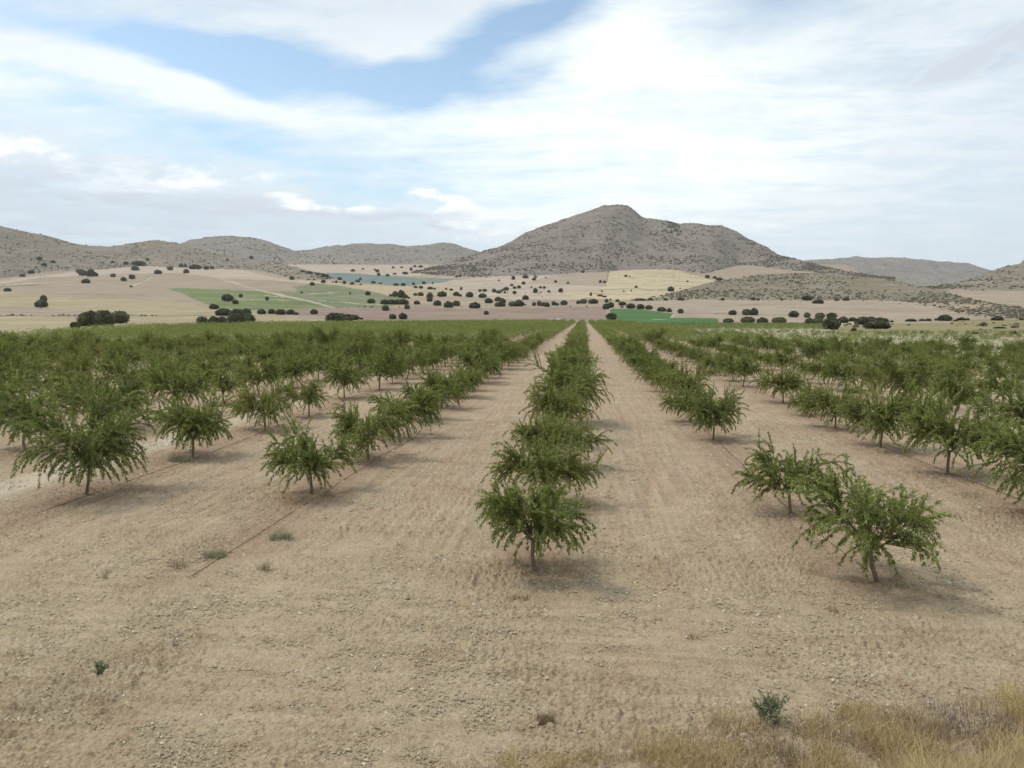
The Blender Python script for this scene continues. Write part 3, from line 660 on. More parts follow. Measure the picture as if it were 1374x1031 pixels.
# ------------------------------------------------------------------ almond trees
def almond_proto(seed, H=2.6, R=1.65, nshoot=150, trunk_h=.6, lean=.06, lpm=118, whips=0, open_=0.0):
    r = np.random.default_rng(seed)
    top = np.array([r.normal(0, lean), r.normal(0, lean), trunk_h])
    tv, tf = tube([(0, 0, -.08), (0.01, 0, .05), tuple(top * .55 + np.array([r.normal(0, .015), 0, 0])), tuple(top), tuple(top + (0, 0, .06))],
                  [.060, .048, .040, .040, .030], 9)
    nshoot = int(nshoot * 2.25)
    trunk = mk_mesh('trunk', tv, tf, BARK, smooth=True)
    BV = []; BF = []; off = 0
    def addtube(p, ra, s=6):
        nonlocal off
        v, f = tube(p, ra, s); BV.append(v); BF.append(f + off); off += len(v)
    nodes = [(top + np.array([r.normal(0, .05), r.normal(0, .05), .05 + .07 * (z_ % 8)]), np.array([0, 0, 1.0]), 1) for z_ in range(20)]   # candidate shoot origins (pos, outward dir)
    nl = int(r.integers(4, 7)); a0 = r.random() * 6.28
    for i in range(nl):
        az = a0 + i * 2 * math.pi / nl + r.normal(0, .25); el = math.radians(r.uniform(28, 62))
        L = R * r.uniform(.50, .72); d = np.array([math.cos(az) * math.cos(el), math.sin(az) * math.cos(el), math.sin(el)])
        pts = [top.copy()]
        for j in range(6):
            d = unit(d + r.normal(0, .09, 3) + np.array([0, 0, -.03])); pts.append(pts[-1] + d * L / 6)
        addtube(pts, np.linspace(.024, .011, 7))
        for j in range(2, 7): nodes.append((pts[j], d, .7))
        for b in range(4):
            j = int(r.integers(2, 7)); az2 = az + r.normal(0, .8); el2 = math.radians(r.uniform(10, 75))
            d2 = np.array([math.cos(az2) * math.cos(el2), math.sin(az2) * math.cos(el2), math.sin(el2)]); L2 = R * r.uniform(.28, .48)
            p2 = [pts[j].copy()]
            for q in range(5):
                d2 = unit(d2 + r.normal(0, .12, 3) + np.array([0, 0, -.05])); p2.append(p2[-1] + d2 * L2 / 5)
            addtube(p2, np.linspace(.011, .006, 6), 5)
            for q in range(1, 6): nodes.append((p2[q], d2, 1.0))
    branches = mk_mesh('branches', np.concatenate(BV), np.concatenate(BF), BARK, smooth=True)
    # leafy shoots
    LC = []; LD = []; LU = []; LT = []; SV = []; SF = []; so = 0
    for s in range(nshoot + whips):
        p, dd, wgt = nodes[int(r.integers(0, len(nodes)))]
        out = np.array([p[0] - top[0], p[1] - top[1], 0]); on = np.linalg.norm(out)
        az = math.atan2(out[1], out[0]) + r.normal(0, .75)
        relh = (p[2] - trunk_h) / (H - trunk_h)
        el = math.radians(np.clip(r.normal(33 + 38 * (1 - min(1, on / (R * .6))) , 26), -25, 88))
        L = r.uniform(.38, .80) * R / 1.65; g = r.uniform(.08, .36) if el < 1.0 else r.uniform(.0, .12)
        if s >= nshoot: el = math.radians(r.uniform(66, 86)); L = r.uniform(.9, 1.15); g = .03
        low = s < nshoot * .22
        if low:
            el = math.radians(r.uniform(-30, 25)); L = r.uniform(.45, .9) * R / 1.65; g = r.uniform(.15, .5)
            p = p - np.array([0, 0, 1]) * max(0, p[2] - trunk_h - .45) * .7
        L = min(L, max(.25, (H - p[2]) * 1.05 / max(.35, math.sin(el)) )) if el > .6 else L
        d = np.array([math.cos(az) * math.cos(el), math.sin(az) * math.cos(el), math.sin(el)])
        K = 9; pts = [p.copy()]
        for j in range(K):
            d = unit(d + np.array([0, 0, -g * (j + 1) / K]) + r.normal(0, .05, 3))
            nx = pts[-1] + d * L / K
            if nx[2] < .24: d = unit(d * np.array([1, 1, .2])); nx = pts[-1] + d * L / K
            pts.append(nx)
        pts = np.array(pts)
        sv, sf = tube(pts, np.linspace(.0065, .0025, K + 1), 3); SV.append(sv); SF.append(sf + so); so += len(sv)
        n = max(8, int(L * lpm * r.uniform(.75, 1.15)))
        t = r.uniform(.06, 1.0, n) * K; i0 = np.minimum(t.astype(int), K - 1); fr = (t - i0)[:, None]
        c = pts[i0] * (1 - fr) + pts[i0 + 1] * fr; fwd = unit(pts[i0 + 1] - pts[i0])
        rad = unit(np.cross(fwd, unit(r.normal(0, 1, (n, 3)))))
        ld = unit(fwd * r.uniform(.55, 1.0, (n, 1)) + rad * r.uniform(.45, .8, (n, 1)) + np.array([0, 0, -.06]))
        LC.append(c); LD.append(ld); LU.append(unit(np.array([0, 0, 1.0]) + r.normal(0, .5, (n, 3))))
        st = r.normal(0, .17)
        inner = np.clip(np.linalg.norm(c - np.array([top[0], top[1], trunk_h + .5]), axis=1) / R, 0, 1)
        LT.append(np.clip(.40 + st + .10 * (t / K) + r.normal(0, .17, n), 0, 1))
    LC = np.concatenate(LC); LD = np.concatenate(LD); LU = np.concatenate(LU); LT = np.concatenate(LT); n = len(LC)
    qv, qf = leaf_quads(LC, LD, LU, r.uniform(.055, .085, n), r.uniform(.0105, .0150, n), .06)
    SVa = np.concatenate(SV); SFa = np.concatenate(SF)
    crown = mk_mesh('crown', np.concatenate([SVa, qv]), [SFa, qf + len(SVa)], [BARK, ALM_LEAF],
                    {'tint': np.concatenate([np.zeros(len(SFa)), LT])}, mat_idx=np.concatenate([np.zeros(len(SFa)), np.ones(len(qf))]))
    return trunk, branches, crown
PROTO = [almond_proto(21, 2.35, 1.46, 140, .60),            # 0 centre front
         almond_proto(22, 2.2, 1.60, 125, .64, whips=4),   # 1 right front, open with whips
         almond_proto(23, 2.5, 1.65, 135, .62),            # 2
         almond_proto(24, 2.6, 1.85, 165, .66),
         almond_proto(25, 2.9, 1.75, 185, .60),
         almond_proto(26, 2.7, 1.70, 180, .55),
         almond_proto(27, 3.0, 2.05, 230, .70),             # 6 wide left tree
         almond_proto(28, 2.8, 1.75, 190, .60),
         almond_proto(29, 2.5, 1.65, 170, .55),
         almond_proto(30, 2.9, 1.85, 190, .62),
         almond_proto(31, 2.3, 1.45, 115, .58),            # 10
         almond_proto(32, 2.6, 1.60, 150, .70, lean=.10),
         almond_proto(33, 3.0, 1.60, 180, .55, whips=6),
         almond_proto(34, 2.2, 1.75, 130, .60, lean=.12, whips=3)]
ROWX = {0: -1.03, 1: 5.8, 2: 12.4, -1: -8.2, -2: -15.2}
for k in range(3, 60): ROWX[k] = 12.4 + 6.75 * (k - 2)
for k in range(3, 75): ROWX[-k] = -15.2 - 7.0 * (k - 2)
def gp(px, py): g = ground(px, py); return g[0], g[1]
WMX = np.array([(-200, 95), (-60, 118), (0, 135), (100, 205), (200, 290), (350, 400), (460, 470), (600, 555), (700, 600), (835, 612), (842, 480), (862, 330), (900, 235), (960, 190), (1034, 155), (1150, 132), (1374, 118), (1600, 112)], float)
trees = []  # (row, x, y, proto or None, scale, rot)
NEAR = {0: [(717, 770, 0, 1.0, .4), (731, 681, 12, .93, 1.2), (738, 627, 7, .98, 2.2)],
        1: [(1176, 783, 1, 1.05, 5.5), (1060, 690, 10, .92, .3), (957, 590, 4, .92, 1.0)],
        2: [(1412, 692, 9, 1.05, 2.9), (1271, 637, 3, 1.08, .6), (1181, 601, 9, 1.0, 4.0), (1121, 576, 8, 1.0, 1)],
        -1: [(419, 665, 2, 1.0, 3.3), (494, 618, 8, 1.02, .9), (549, 588, 5, .95, 5)],
        -2: [(116, 664, 6, 1.0, .2), (259, 614, 4, 1.02, 2.5), (356, 577, 8, 1.0, 1.5), (415, 559, 2, .9, 4.1), (462, 535, 3, 1, 2)]}
r = random.Random(5)
for k, X in ROWX.items():
    ylast = None
    if k in NEAR:
        for (px, py, pr, sc, rot) in NEAR[k]:
            x, y = gp(px, py); trees.append((k, x, y, pr, sc, rot)); ylast = y
    start = (ylast + 5.65) if ylast else (22 + r.random() * 3)
    y = start
    while y < 650:
        x = X + r.gauss(0, .12); yy = y + r.gauss(0, .25); w = wof(x, yy)
        px, py = proj(x, yy, 0.0)
        if w > 8 and -120 < px < 1500:
            wm = np.interp(px, WMX[:, 0], WMX[:, 1])
            if w < wm and r.random() > .015:
                trees.append((k, x, yy, None, r.uniform(.86, 1.15) * (1.14 if k < -1 else (1.06 if k > 1 else 1.0)) * (.82 if px > 880 and w > 60 else 1) * (1 if r.random() > .04 else .6), r.random() * 6.28))
        y += 5.65
print('almonds', len(trees))
vis = []
for t in trees:
    px, py = proj(t[1], t[2], 0.0); w = wof(t[1], t[2]); m = 1.9 / w * F
    vis.append(-m < px < 1374 + m)
idx = [i for i in range(len(trees)) if vis[i]]
idx.sort(key=lambda i: math.hypot(trees[i][1], trees[i][2]))
indiv = idx[:300]; inds = set(indiv)
protos = {}
cnt = {}
NEARLAB = {(0, 1): 'young almond tree with thin crown, nearest in the centre row', (1, 1): 'open almond tree with upright whips, nearest one at lower right',
           (1, 2): 'young almond tree just behind the nearest lower right tree, same row', (-1, 1): 'young almond tree at the near end of the first row left of centre',
           (-2, 1): 'wide bushy almond tree over the pale track at far left front', (0, 2): 'dense green almond tree right behind the nearest one in the centre row',
           (-2, 2): 'dark rounded almond tree with bare drooping lower shoots, second in the far left front row'}
for i in sorted(indiv, key=lambda i: (trees[i][0], trees[i][2])):
    k, x, y, pr, sc, rot = trees[i]
    if pr is None: pr = 2 + (i * 7 + abs(k) * 3) % 12
    if pr in protos: o = dup(protos[pr])
    else:
        o = link('almond_tree', None); a, b, c = PROTO[pr]
        link('trunk', a, o); link('branches', b, o); link('crown', c, o); protos[pr] = o
    o.location = (x, y, float(plain(np.array(x), np.array(y)))); o.rotation_euler = (r.gauss(0, .035), r.gauss(0, .035), rot)
    sc *= 1.07; sx = sc; o.scale = (sx, sx, sc * r.uniform(.95, 1.06) * (1.06 if k == 0 else 1.0))
    cnt[k] = cnt.get(k, 0) + 1; n = cnt[k]
    if (k, n) in NEARLAB: lab = NEARLAB[(k, n)]
    elif k == 0: lab = f'young green almond tree, {ordw(n)} one from the front in the centre row'
    else: lab = f'young almond tree, {ordw(n)} one in view along the {ordw(abs(k))} row {"right" if k > 0 else "left"} of centre'
    tag(o, lab, 'tree', 'young almond trees planted in rows')
# the rest of the orchard, farther than the individuals
def far_mesh(pos, size, hgt, ncard, card, seed, flat=.0):
    """leaf clump cards for many small trees: pos (n,3)"""
    q = np.random.default_rng(seed); n = len(pos); m = ncard
    d = unit(q.normal(0, 1, (n, m, 3))); rr = q.random((n, m, 1)) ** .4
    lob = 1 + .35 * np.sin(3 * np.arctan2(d[..., 1:2], d[..., 0:1]) + q.random((n, 1, 1)) * 6.28) * q.random((n, 1, 1))
    c = d * rr * lob; tint0 = np.clip(.19 + q.normal(0, .10, (n, 1)) + q.normal(0, .18, (n, m)), 0, 1)
    c = c * np.stack([size * .5, size * .5, hgt * .36], 1)[:, None, :]
    c[..., 2] += (hgt * .60)[:, None]
    c = c + pos[:, None, :]
    c = c.reshape(-1, 3); dd = unit(d.reshape(-1, 3) + q.normal(0, .5, (n * m, 3)) + np.array([0, 0, -.1]))
    cs = card * q.uniform(.7, 1.3, n * m)
    v, f = leaf_quads(c, dd, unit(q.normal(0, 1, (n * m, 3))), cs, cs * .22)
    return v, f, tint0.ravel()
rest = [i for i in idx[300:]]
P3 = np.array([(trees[i][1], trees[i][2], float(plain_w(wof(trees[i][1], trees[i][2]))), trees[i][4]) for i in rest])
wr = wof(P3[:, 0], P3[:, 1])
VV = []; FF = []; TT = []; off = 0
for lo, hi, m, cs in ((0, 200, 420, .26), (200, 330, 210, .36), (330, 1000, 90, .55)):
    s = (wr >= lo) & (wr < hi)
    if not s.any(): continue
    v, f, t = far_mesh(P3[s, :3], 4.0 * P3[s, 3], 2.75 * P3[s, 3], m, cs, 40 + m)
    VV.append(v); FF.append(f + off); TT.append(t); off += len(v)
ob = link('almond_orchard', mk_mesh('almond_orchard', np.concatenate(VV), np.concatenate(FF), ALM_LEAF, {'tint': np.concatenate(TT)}))
tag(ob, 'far rows of the almond orchard merging into a green mass', 'orchard', kind='stuff')
# young sparse plantation right, low green rows behind it
pts = []; q = np.random.default_rng(3)
for k in range(1, 90):
    X = 12.4 + 5.0 * (k - 2)
    y = 60 + q.random() * 4
    while y < 640:
        x = X + q.normal(0, .3); w = wof(x, y); px, py = proj(x, y, 0.0)
        if 840 < px < 1480:
            wm = np.interp(px, WMX[:, 0], WMX[:, 1])
            if px < 1110 and 300 < w < 560 and w > wm + 4 and q.random() < .9:
                if not in_poly(np.array([px]), np.array([py]), REG_BRI)[0] if 'REG_BRI' in globals() else True: pts.append((x, y, plain_w(w), q.uniform(1.8, 2.6), q.uniform(1.1, 1.6)))
            elif wm + 2 < w < (262 if px > 1100 else 285) and q.random() < .42: pts.append((x, y, plain_w(w), q.uniform(.9, 1.9), q.uniform(.7, 1.3)))
        y += 4.2 + q.normal(0, .3)
pts = np.array(pts)
v, f, t = far_mesh(pts[:, :3], pts[:, 3], pts[:, 4], 60, .34, 77)
ob = link('sapling_plantation', mk_mesh('sapling_plantation', v, f, ALM_LEAF, {'tint': t}))
tag(ob, 'small low saplings in rows on the pale soil right of the orchard', 'plantation', kind='stuff')
print('saplings', len(pts))

# ------------------------------------------------------------------ near ground things
M_STONE = tint_material('clods', [(0, (.25, .19, .12)), (.45, (.38, .305, .20)), (.85, (.54, .46, .33)), (1, (.70, .64, .53))])
def stones(n, seed, small=1.0, wmax=34, key='a'):
    q = np.random.default_rng(seed)
    # uniform in the picture plane so that near ones are small and dense enough
    w = 8.6 * (wmax / 8.6) ** (q.random(n) ** 1.15); u = q.uniform(-.74, .78, n)
    x = F0[0] * w + RT[0] * u * w; y = F0[1] * w + RT[1] * u * w
    dn = fbm(x / 2.2, y / 2.2, 3, 90) + .5 * perlin(x / .5, y / .5, 92); keep = dn > q.uniform(-.9, .9, n) - .05
    x, y, w = x[keep], y[keep], w[keep]; n = len(x)
    base = np.array([(1, 0, 0), (.5, .8, 0), (-.5, .85, 0), (-1, 0, 0), (-.45, -.8, 0), (.5, -.85, 0), (.1, .05, .75), (-.35, .2, .6)])
    fc = np.array([(0, 1, 6), (1, 7, 6), (1, 2, 7), (2, 3, 7), (3, 4, 7), (4, 6, 7), (4, 5, 6), (5, 0, 6)])
    s = small * (.006 + .028 * q.random(n) ** 3.2) * (1 + (w - 9) * .035) * (1 + (q.random(n) > .993) * .8)
    a = q.random(n) * 6.28; V = base[None] * (1 + q.normal(0, .18, (n, 8, 3)))
    ca, sa = np.cos(a)[:, None], np.sin(a)[:, None]
    vx = V[..., 0] * ca - V[..., 1] * sa * .8; vy = V[..., 0] * sa + V[..., 1] * ca * .8
    V = np.stack([vx, vy, V[..., 2]], 2) * s[:, None, None]
    z = plain(x, y) + .01
    V += np.stack([x, y, z], 1)[:, None, :]
    f = fc[None] + (np.arange(n) * 8)[:, None, None]
    t = np.clip(q.normal(.48, .16, n) + (q.random(n) > .975) * .5, 0, 1)
    o = link('stones', mk_mesh('stones', V.reshape(-1, 3), f.reshape(-1, 3), M_STONE, {'tint': np.repeat(t, 8)}))
    tag(o, 'loose clods and pale pebbles strewn over the bare soil', 'stones', kind='stuff')
stones(330000, 5, .85, 40)

def blades(base, n, spread, hgt, wid, q, lean=.5, spreadz=0.0):
    """n curved grass blades round base; two quads each"""
    a = q.random(n) * 6.28; rr = spread[0] * np.sqrt(q.random(n))
    bx = base[0] + np.cos(a) * rr; by = base[1] + np.sin(a) * rr * spread[1] / spread[0]
    return blades_at(np.stack([bx, by, np.full(n, base[2])], 1), q.uniform(.5, 1, n) * hgt, wid, q, lean)
def blades_at(b, h, wid, q, lean=.5):
    n = len(b); a = q.random(n) * 6.28; l = np.abs(q.normal(0, lean, n)) * h
    d = np.stack([np.cos(a), np.sin(a), np.zeros(n)], 1); s = np.stack([-np.sin(a), np.cos(a), np.zeros(n)], 1)
    tw = q.random(n)[:, None] * 3.1; s = s * np.cos(tw) + d * np.sin(tw)
    W = (wid * q.uniform(.6, 1.3, n))[:, None]
    p1 = b + d * (l * .35)[:, None] + np.array([0, 0, 1]) * (h * .6)[:, None]; p2 = b + d * l[:, None] + np.array([0, 0, 1]) * h[:, None]
    V = np.stack([b - s * W, b + s * W, p1 + s * W * .8, p1 - s * W * .8, p2 + s * W * .15, p2 - s * W * .15], 1)
    i = (np.arange(n) * 6)[:, None]
    f = np.concatenate([i + np.array([0, 1, 2, 3]), i + np.array([3, 2, 4, 5])])
    return V.reshape(-1, 3), f
M_WEED = tint_material('weed_leaves', [(0, (.14, .17, .09)), (.5, (.25, .285, .16)), (1, (.42, .42, .26))])
M_DRY = tint_material('dry_stems', [(0, (.16, .11, .07)), (.5, (.30, .23, .13)), (1, (.45, .36, .2))])
def weed(px, py, wp, hp, n, mat, label, cat='weed', name='weed', leafy=False):
    g = ground(px, py); s = wof(g[0], g[1]) / F; q = np.random.default_rng(int(px))
    if leafy:
        # small shrub: thin stems with little leaves
        m = 55 if hp > 30 else 20; V = []; Fc = []; off = 0; C = []; D = []
        for i in range(m):
            a = q.random() * 6.28; e = q.uniform(1.0, 1.55); L = hp * s * q.uniform(.6, 1.05)
            d = np.array([math.cos(a) * math.cos(e), math.sin(a) * math.cos(e), math.sin(e)]); p = [np.zeros(3) + np.array([d[0], d[1], 0]) * wp * s * .25]
            for j in range(5): d = unit(d + q.normal(0, .12, 3)); p.append(p[-1] + d * L / 5)
            v, f = tube(p, np.linspace(.004, .0015, 6), 3); V.append(v); Fc.append(f + off); off += len(v)
            p = np.array(p); t = q.uniform(.15, 1, 34) * 5; i0 = np.minimum(t.astype(int), 4); fr = (t - i0)[:, None]
            C.append(p[i0] * (1 - fr) + p[i0 + 1] * fr); D.append(unit(q.normal(0, 1, (34, 3)) + d * .6))
        C = np.concatenate(C); D = np.concatenate(D); nn = len(C)
        qv, qf = leaf_quads(C, D, unit(q.normal(0, 1, (nn, 3))), q.uniform(.022, .05, nn), q.uniform(.006, .012, nn))
        V.append(qv); Fc.append(qf + off); V = np.concatenate(V); Fc = np.concatenate(Fc)
        t = np.concatenate([np.full(len(Fc) - nn, .2), np.clip(q.normal(.45, .2, nn), 0, 1)])
    else:
        V, Fc = blades((0, 0, 0), int(n * .7), (wp * s * .5, wp * s * .32), hp * s * 1.2, .0032, q, .8)
        t = np.tile(np.clip(q.normal(.45, .22, len(Fc) // 2), 0, 1), 2)
    o = link(name, mk_mesh(name, V, Fc, mat, {'tint': t}), loc=(g[0], g[1], float(plain(g[0], g[1])) - .005))
    return tag(o, label, cat)
weed(240, 620, 32, 12, 420, M_WEED, 'green grass tuft at the foot of the dark rounded left tree')
weed(378, 727, 34, 15, 480, M_WEED, 'blue-green grass tuft just right of the irrigation pipe')
weed(289, 749, 34, 12, 420, M_WEED, 'low green grass tuft just left of the irrigation pipe end')
weed(353, 766, 18, 12, 120, M_DRY, 'small brownish weed just below the right-hand pipe tuft')
weed(136, 904, 15, 18, 0, M_WEED, 'tiny dark green leafy weed alone on bare soil at lower left', leafy=True)
weed(241, 762, 26, 14, 130, M_DRY, 'faint dry yellowish weed left of the low green tuft')
weed(141, 776, 8, 14, 40, M_DRY, 'thin brown weed on the bare soil at left')
weed(732, 970, 26, 14, 260, M_DRY, 'grey-brown cushion weed on bare soil near the bottom centre')
weed(1032, 970, 42, 46, 0, M_WEED, 'grey-green leafy bush standing in the dry grass at bottom right', 'bush', 'bush', leafy=True)
weed(440, 668, 22, 12, 160, M_DRY, 'brown weed beside the trunk of the nearest left-hand row tree')
weed(528, 598, 26, 10, 200, M_WEED, 'green weed patch between trunks in the first left row')
weed(770, 615 + 20, 14, 8, 80, M_DRY, 'dry weed at the edge of the lane right of the centre row')
weed(697, 806, 26, 12, 130, M_DRY, 'dry reddish weed clump in front of the nearest centre tree')
weed(1088, 772, 34, 10, 120, M_DRY, 'dead twig clump left of the lower right tree trunk')
weed(1120, 822, 14, 8, 60, M_DRY, 'small dry weed below the lower right tree')
weed(880, 752, 10, 8, 50, M_DRY, 'small dry weed on the lane right of the centre tree')
weed(930, 858, 16, 8, 60, M_DRY, 'small dry weed on open soil right of centre')
weed(1300, 668, 30, 12, 120, M_WEED, 'grey-green weed beneath the second right-hand row')

# irrigation hoses along the tree rows
mh, th_ = new_mat('hose_plastic'); th_.put(th_.b.inputs['Base Color'], (.10, .065, .045)); th_.b.inputs['Roughness'].default_value = .6
def hose(xrow, y0, y1, seed, label):
    q = np.random.default_rng(seed); ys = np.arange(y0, y1, .35)
    ty = sorted((t[2], t[1]) for t in trees if t[0] == xrow[0])
    xs = np.interp(ys, [a for a, b in ty], [b for a, b in ty]) + xrow[1] + (ys < ty[0][0]) * (ty[0][0] - ys) * -.02 + .35 * .12 * np.array([perlin(np.array([yy / 3.0]), np.array([seed * 1.3]))[0] for yy in ys]) * 1.6
    zs = plain(xs, ys) + .022 + .012 * q.random(len(ys))
    v, f = tube(np.stack([xs, ys, zs], 1), np.full(len(ys), .008), 6)
    o = link('irrigation_pipe', mk_mesh('irrigation_pipe', v, f, mh, smooth=True))
    tag(o, label, 'pipe', 'drip pipes along the tree rows')
g1 = gp(295, 776)
hose((-1, .25), g1[1], 110, 1, 'thin dark drip pipe running out in front of the first left row')
hose((-2, .2), 18.5, 110, 2, 'thin dark drip pipe along the tree row at far left')
hose((0, .12), 17.0, 110, 3, 'thin dark drip pipe under the centre tree row')
hose((1, .1), 16.6, 110, 4, 'thin dark drip pipe under the first row right of centre')
hose((2, .2), 19.5, 110, 5, 'thin dark drip pipe under the second row right of centre')
for o in COL.objects:
    pass

# leaf litter and twigs under the near trees, low bushes along the field banks
def litter():
    q = np.random.default_rng(15); near = [t for t in trees if wof(t[1], t[2]) < 60]
    P_ = []
    for t_ in near:
        m = int(520 * min(1, 24 / wof(t_[1], t_[2]) + .2)); a = q.random(m) * 6.28; rr = 1.5 * q.random(m) ** .7
        P_.append(np.stack([t_[1] + np.cos(a) * rr, t_[2] + np.sin(a) * rr * 1.2], 1))
    for i in range(95):
        w = 8.8 * (30 / 8.8) ** q.random(); u = q.uniform(-.7, .75); cx_ = F0[0] * w + RT[0] * u * w; cy_ = F0[1] * w + RT[1] * u * w
        m = int(q.uniform(10, 60)); P_.append(np.stack([cx_ + q.normal(0, .14, m), cy_ + q.normal(0, .10, m)], 1))
    P_ = np.concatenate(P_); k = fbm(P_[:, 0] / .5, P_[:, 1] / .5, 2, 33) > q.uniform(-.6, .6, len(P_)); P_ = P_[k]; n = len(P_)
    c = np.stack([P_[:, 0], P_[:, 1], plain(P_[:, 0], P_[:, 1]) + .03], 1); a = q.random(n) * 6.28
    d = unit(np.stack([np.cos(a), np.sin(a), q.normal(0, .15, n)], 1))
    v, f = leaf_quads(c, d, unit(np.array([0, 0, 1.0]) + q.normal(0, .2, (n, 3))), q.uniform(.03, .09, n), q.uniform(.004, .012, n))
    m = tint_material('litter', [(0, (.10, .06, .04)), (.5, (.20, .13, .08)), (1, (.36, .28, .17))])
    o = link('leaf_litter', mk_mesh('leaf_litter', v, f, m, {'tint': q.random(n)}))
    tag(o, 'brown dead leaves and twigs lying under the almond trees', 'litter', kind='stuff')
litter()
def bank_bushes():
    q = np.random.default_rng(19); pts = []
    def line(L, n, jit):
        L = np.array(L, float); seg = np.linalg.norm(np.diff(L, axis=0), axis=1); cum = np.insert(np.cumsum(seg), 0, 0)
        for s_ in q.random(n) * cum[-1]:
            pts.append((np.interp(s_, cum, L[:, 0]) + q.normal(0, jit), np.interp(s_, cum, L[:, 1]) + q.normal(0, jit * .25)))
    line([(0, 375), (60, 368), (190, 357), (290, 362), (350, 364), (390, 375), (470, 382), (545, 384), (580, 381)], 130, 4)
    line([(430, 366), (530, 364), (610, 366)], 60, 8); line([(560, 398), (650, 396), (700, 392), (790, 398)], 70, 14)
    line([(860, 403.8), (1150, 403.6), (1240, 410), (1300, 423.5), (1374, 430)], 90, 4)
    line([(1130, 436), (1240, 436), (1374, 438)], 40, 9); line([(815, 405), (900, 404)], 10, 3); line([(560, 411), (800, 410)], 40, 5)
    line([(0, 423.8), (260, 424)], 26, 1); line([(450, 414), (560, 412)], 20, 3); line([(640, 372), (750, 370), (900, 363), (960, 374)], 60, 4)
    P_ = np.array([ground(x, y) for x, y in pts]); w = wof(P_[:, 0], P_[:, 1])
    o = scatter_blobs('bush', P_, (.9, 2.8)); o.name = 'field_bank_scrub'; o['label'] = 'low bushes dotted along the field banks and dry meadow'
bank_bushes()

# dry grass verge, bottom right
def dry_grass():
    q = np.random.default_rng(9)
    n = 190000
    w = q.uniform(5.0, 12.5, n); u = q.uniform(-.15, .85, n)
    x = F0[0] * w + RT[0] * u * w; y = F0[1] * w + RT[1] * u * w
    px, py = proj(x, y, plain(x, y))
    lim = np.interp(px, [480, 600, 700, 850, 960, 1040, 1200, 1374, 1700], [1050, 1022, 1008, 990, 965, 958, 950, 925, 880])
    lim = lim + 16 * fbm(x / .8, y / .8, 2, 61)
    dens = np.clip((py - lim) / 28, 0, 1) * np.clip(.75 + .9 * fbm(x / .45, y / .45, 2, 63), .12, 1)
    k = q.random(n) < dens; x, y, px = x[k], y[k], px[k]; n = len(x)
    zone = fbm(x / 1.1, y / 1.1, 2, 71)
    h = q.uniform(.08, .24, n) * np.clip(1 + .6 * zone, .5, 1.6) * np.clip(.55 + (px - 700) / 900, .5, 1.15) * (1 + (q.random(n) > .985) * .7)
    V, Fc = blades_at(np.stack([x, y, plain(x, y) - .01], 1), h, .0030, q, .62)
    t = np.clip(.55 + .55 * zone + q.normal(0, .12, n), 0, 1)
    mt = tint_material('dry_grass', [(0, (.15, .125, .125)), (.22, (.20, .165, .14)), (.4, (.38, .27, .155)), (.62, (.56, .435, .24)), (1, (.58, .455, .19))])
    o = link('dry_grass', mk_mesh('dry_grass', V, Fc, mt, {'tint': np.tile(t, 2)}))
    tag(o, 'dry golden and greyish grass on the verge at the bottom right', 'grass', kind='stuff')
    # dry litter grass thinly on the right part of the orchard floor
    n = 26000
    w = q.uniform(30, 120, n) ; u = q.uniform(.12, .8, n)
    x = F0[0] * w + RT[0] * u * w; y = F0[1] * w + RT[1] * u * w
    dn = fbm(x / 7, y / 7, 2, 81); k = (dn > q.uniform(0, .8, n)) & (x > 15); x, y = x[k], y[k]; n = len(x)
    V, Fc = blades_at(np.stack([x, y, plain(x, y) - .01], 1), q.uniform(.08, .22, n), .009, q, .7)
    o = link('dry_grass', mk_mesh('dry_grass', V, Fc, mt, {'tint': np.tile(np.clip(q.normal(.8, .12, n), 0, 1), 2)}))
    tag(o, 'thin pale dry grass between the almond rows at right', 'grass', kind='stuff')
dry_grass()

# ------------------------------------------------------------------ light and sky
SUN_EL = math.radians(58); SUN_AZ = math.radians(-82)   # azimuth from +Y towards +X
sd = Vector((math.sin(SUN_AZ) * math.cos(SUN_EL), math.cos(SUN_AZ) * math.cos(SUN_EL), math.sin(SUN_EL)))
sl = bpy.data.lights.new('sun', 'SUN'); sl.energy = 1.8; sl.angle = math.radians(13); sl.color = (1, .965, .91)
so = bpy.data.objects.new('sun', sl); COL.objects.link(so); so.rotation_euler = sd.to_track_quat('Z', 'Y').to_euler(); so.location = (0, 0, 50)
wd = bpy.data.worlds.new('World'); scene.world = wd; wd.use_nodes = True
t = NT(wd.node_tree); bg = wd.node_tree.nodes['Background']
sky = t.add('ShaderNodeTexSky', sky_type='NISHITA'); sky.sun_disc = False
sky.sun_elevation = SUN_EL; sky.sun_rotation = SUN_AZ; sky.air_density = 1.0; sky.dust_density = 1.0; sky.ozone_density = 1.0
STR = .10
tc = t.add('ShaderNodeTexCoord').outputs['Generated']
sp = t.add('ShaderNodeSeparateXYZ'); t.put(sp.inputs[0], tc)
AZ = t.math('MULTIPLY', t.math('ARCTAN2', sp.outputs[0], sp.outputs[1]), 180 / math.pi)
EL = t.math('MULTIPLY', t.math('ARCSINE', sp.outputs[2]), 180 / math.pi)
def azel(px, py):
    d = raydir(px, py); d = d / np.linalg.norm(d)
    return math.degrees(math.atan2(d[0], d[1])), math.degrees(math.asin(d[2]))
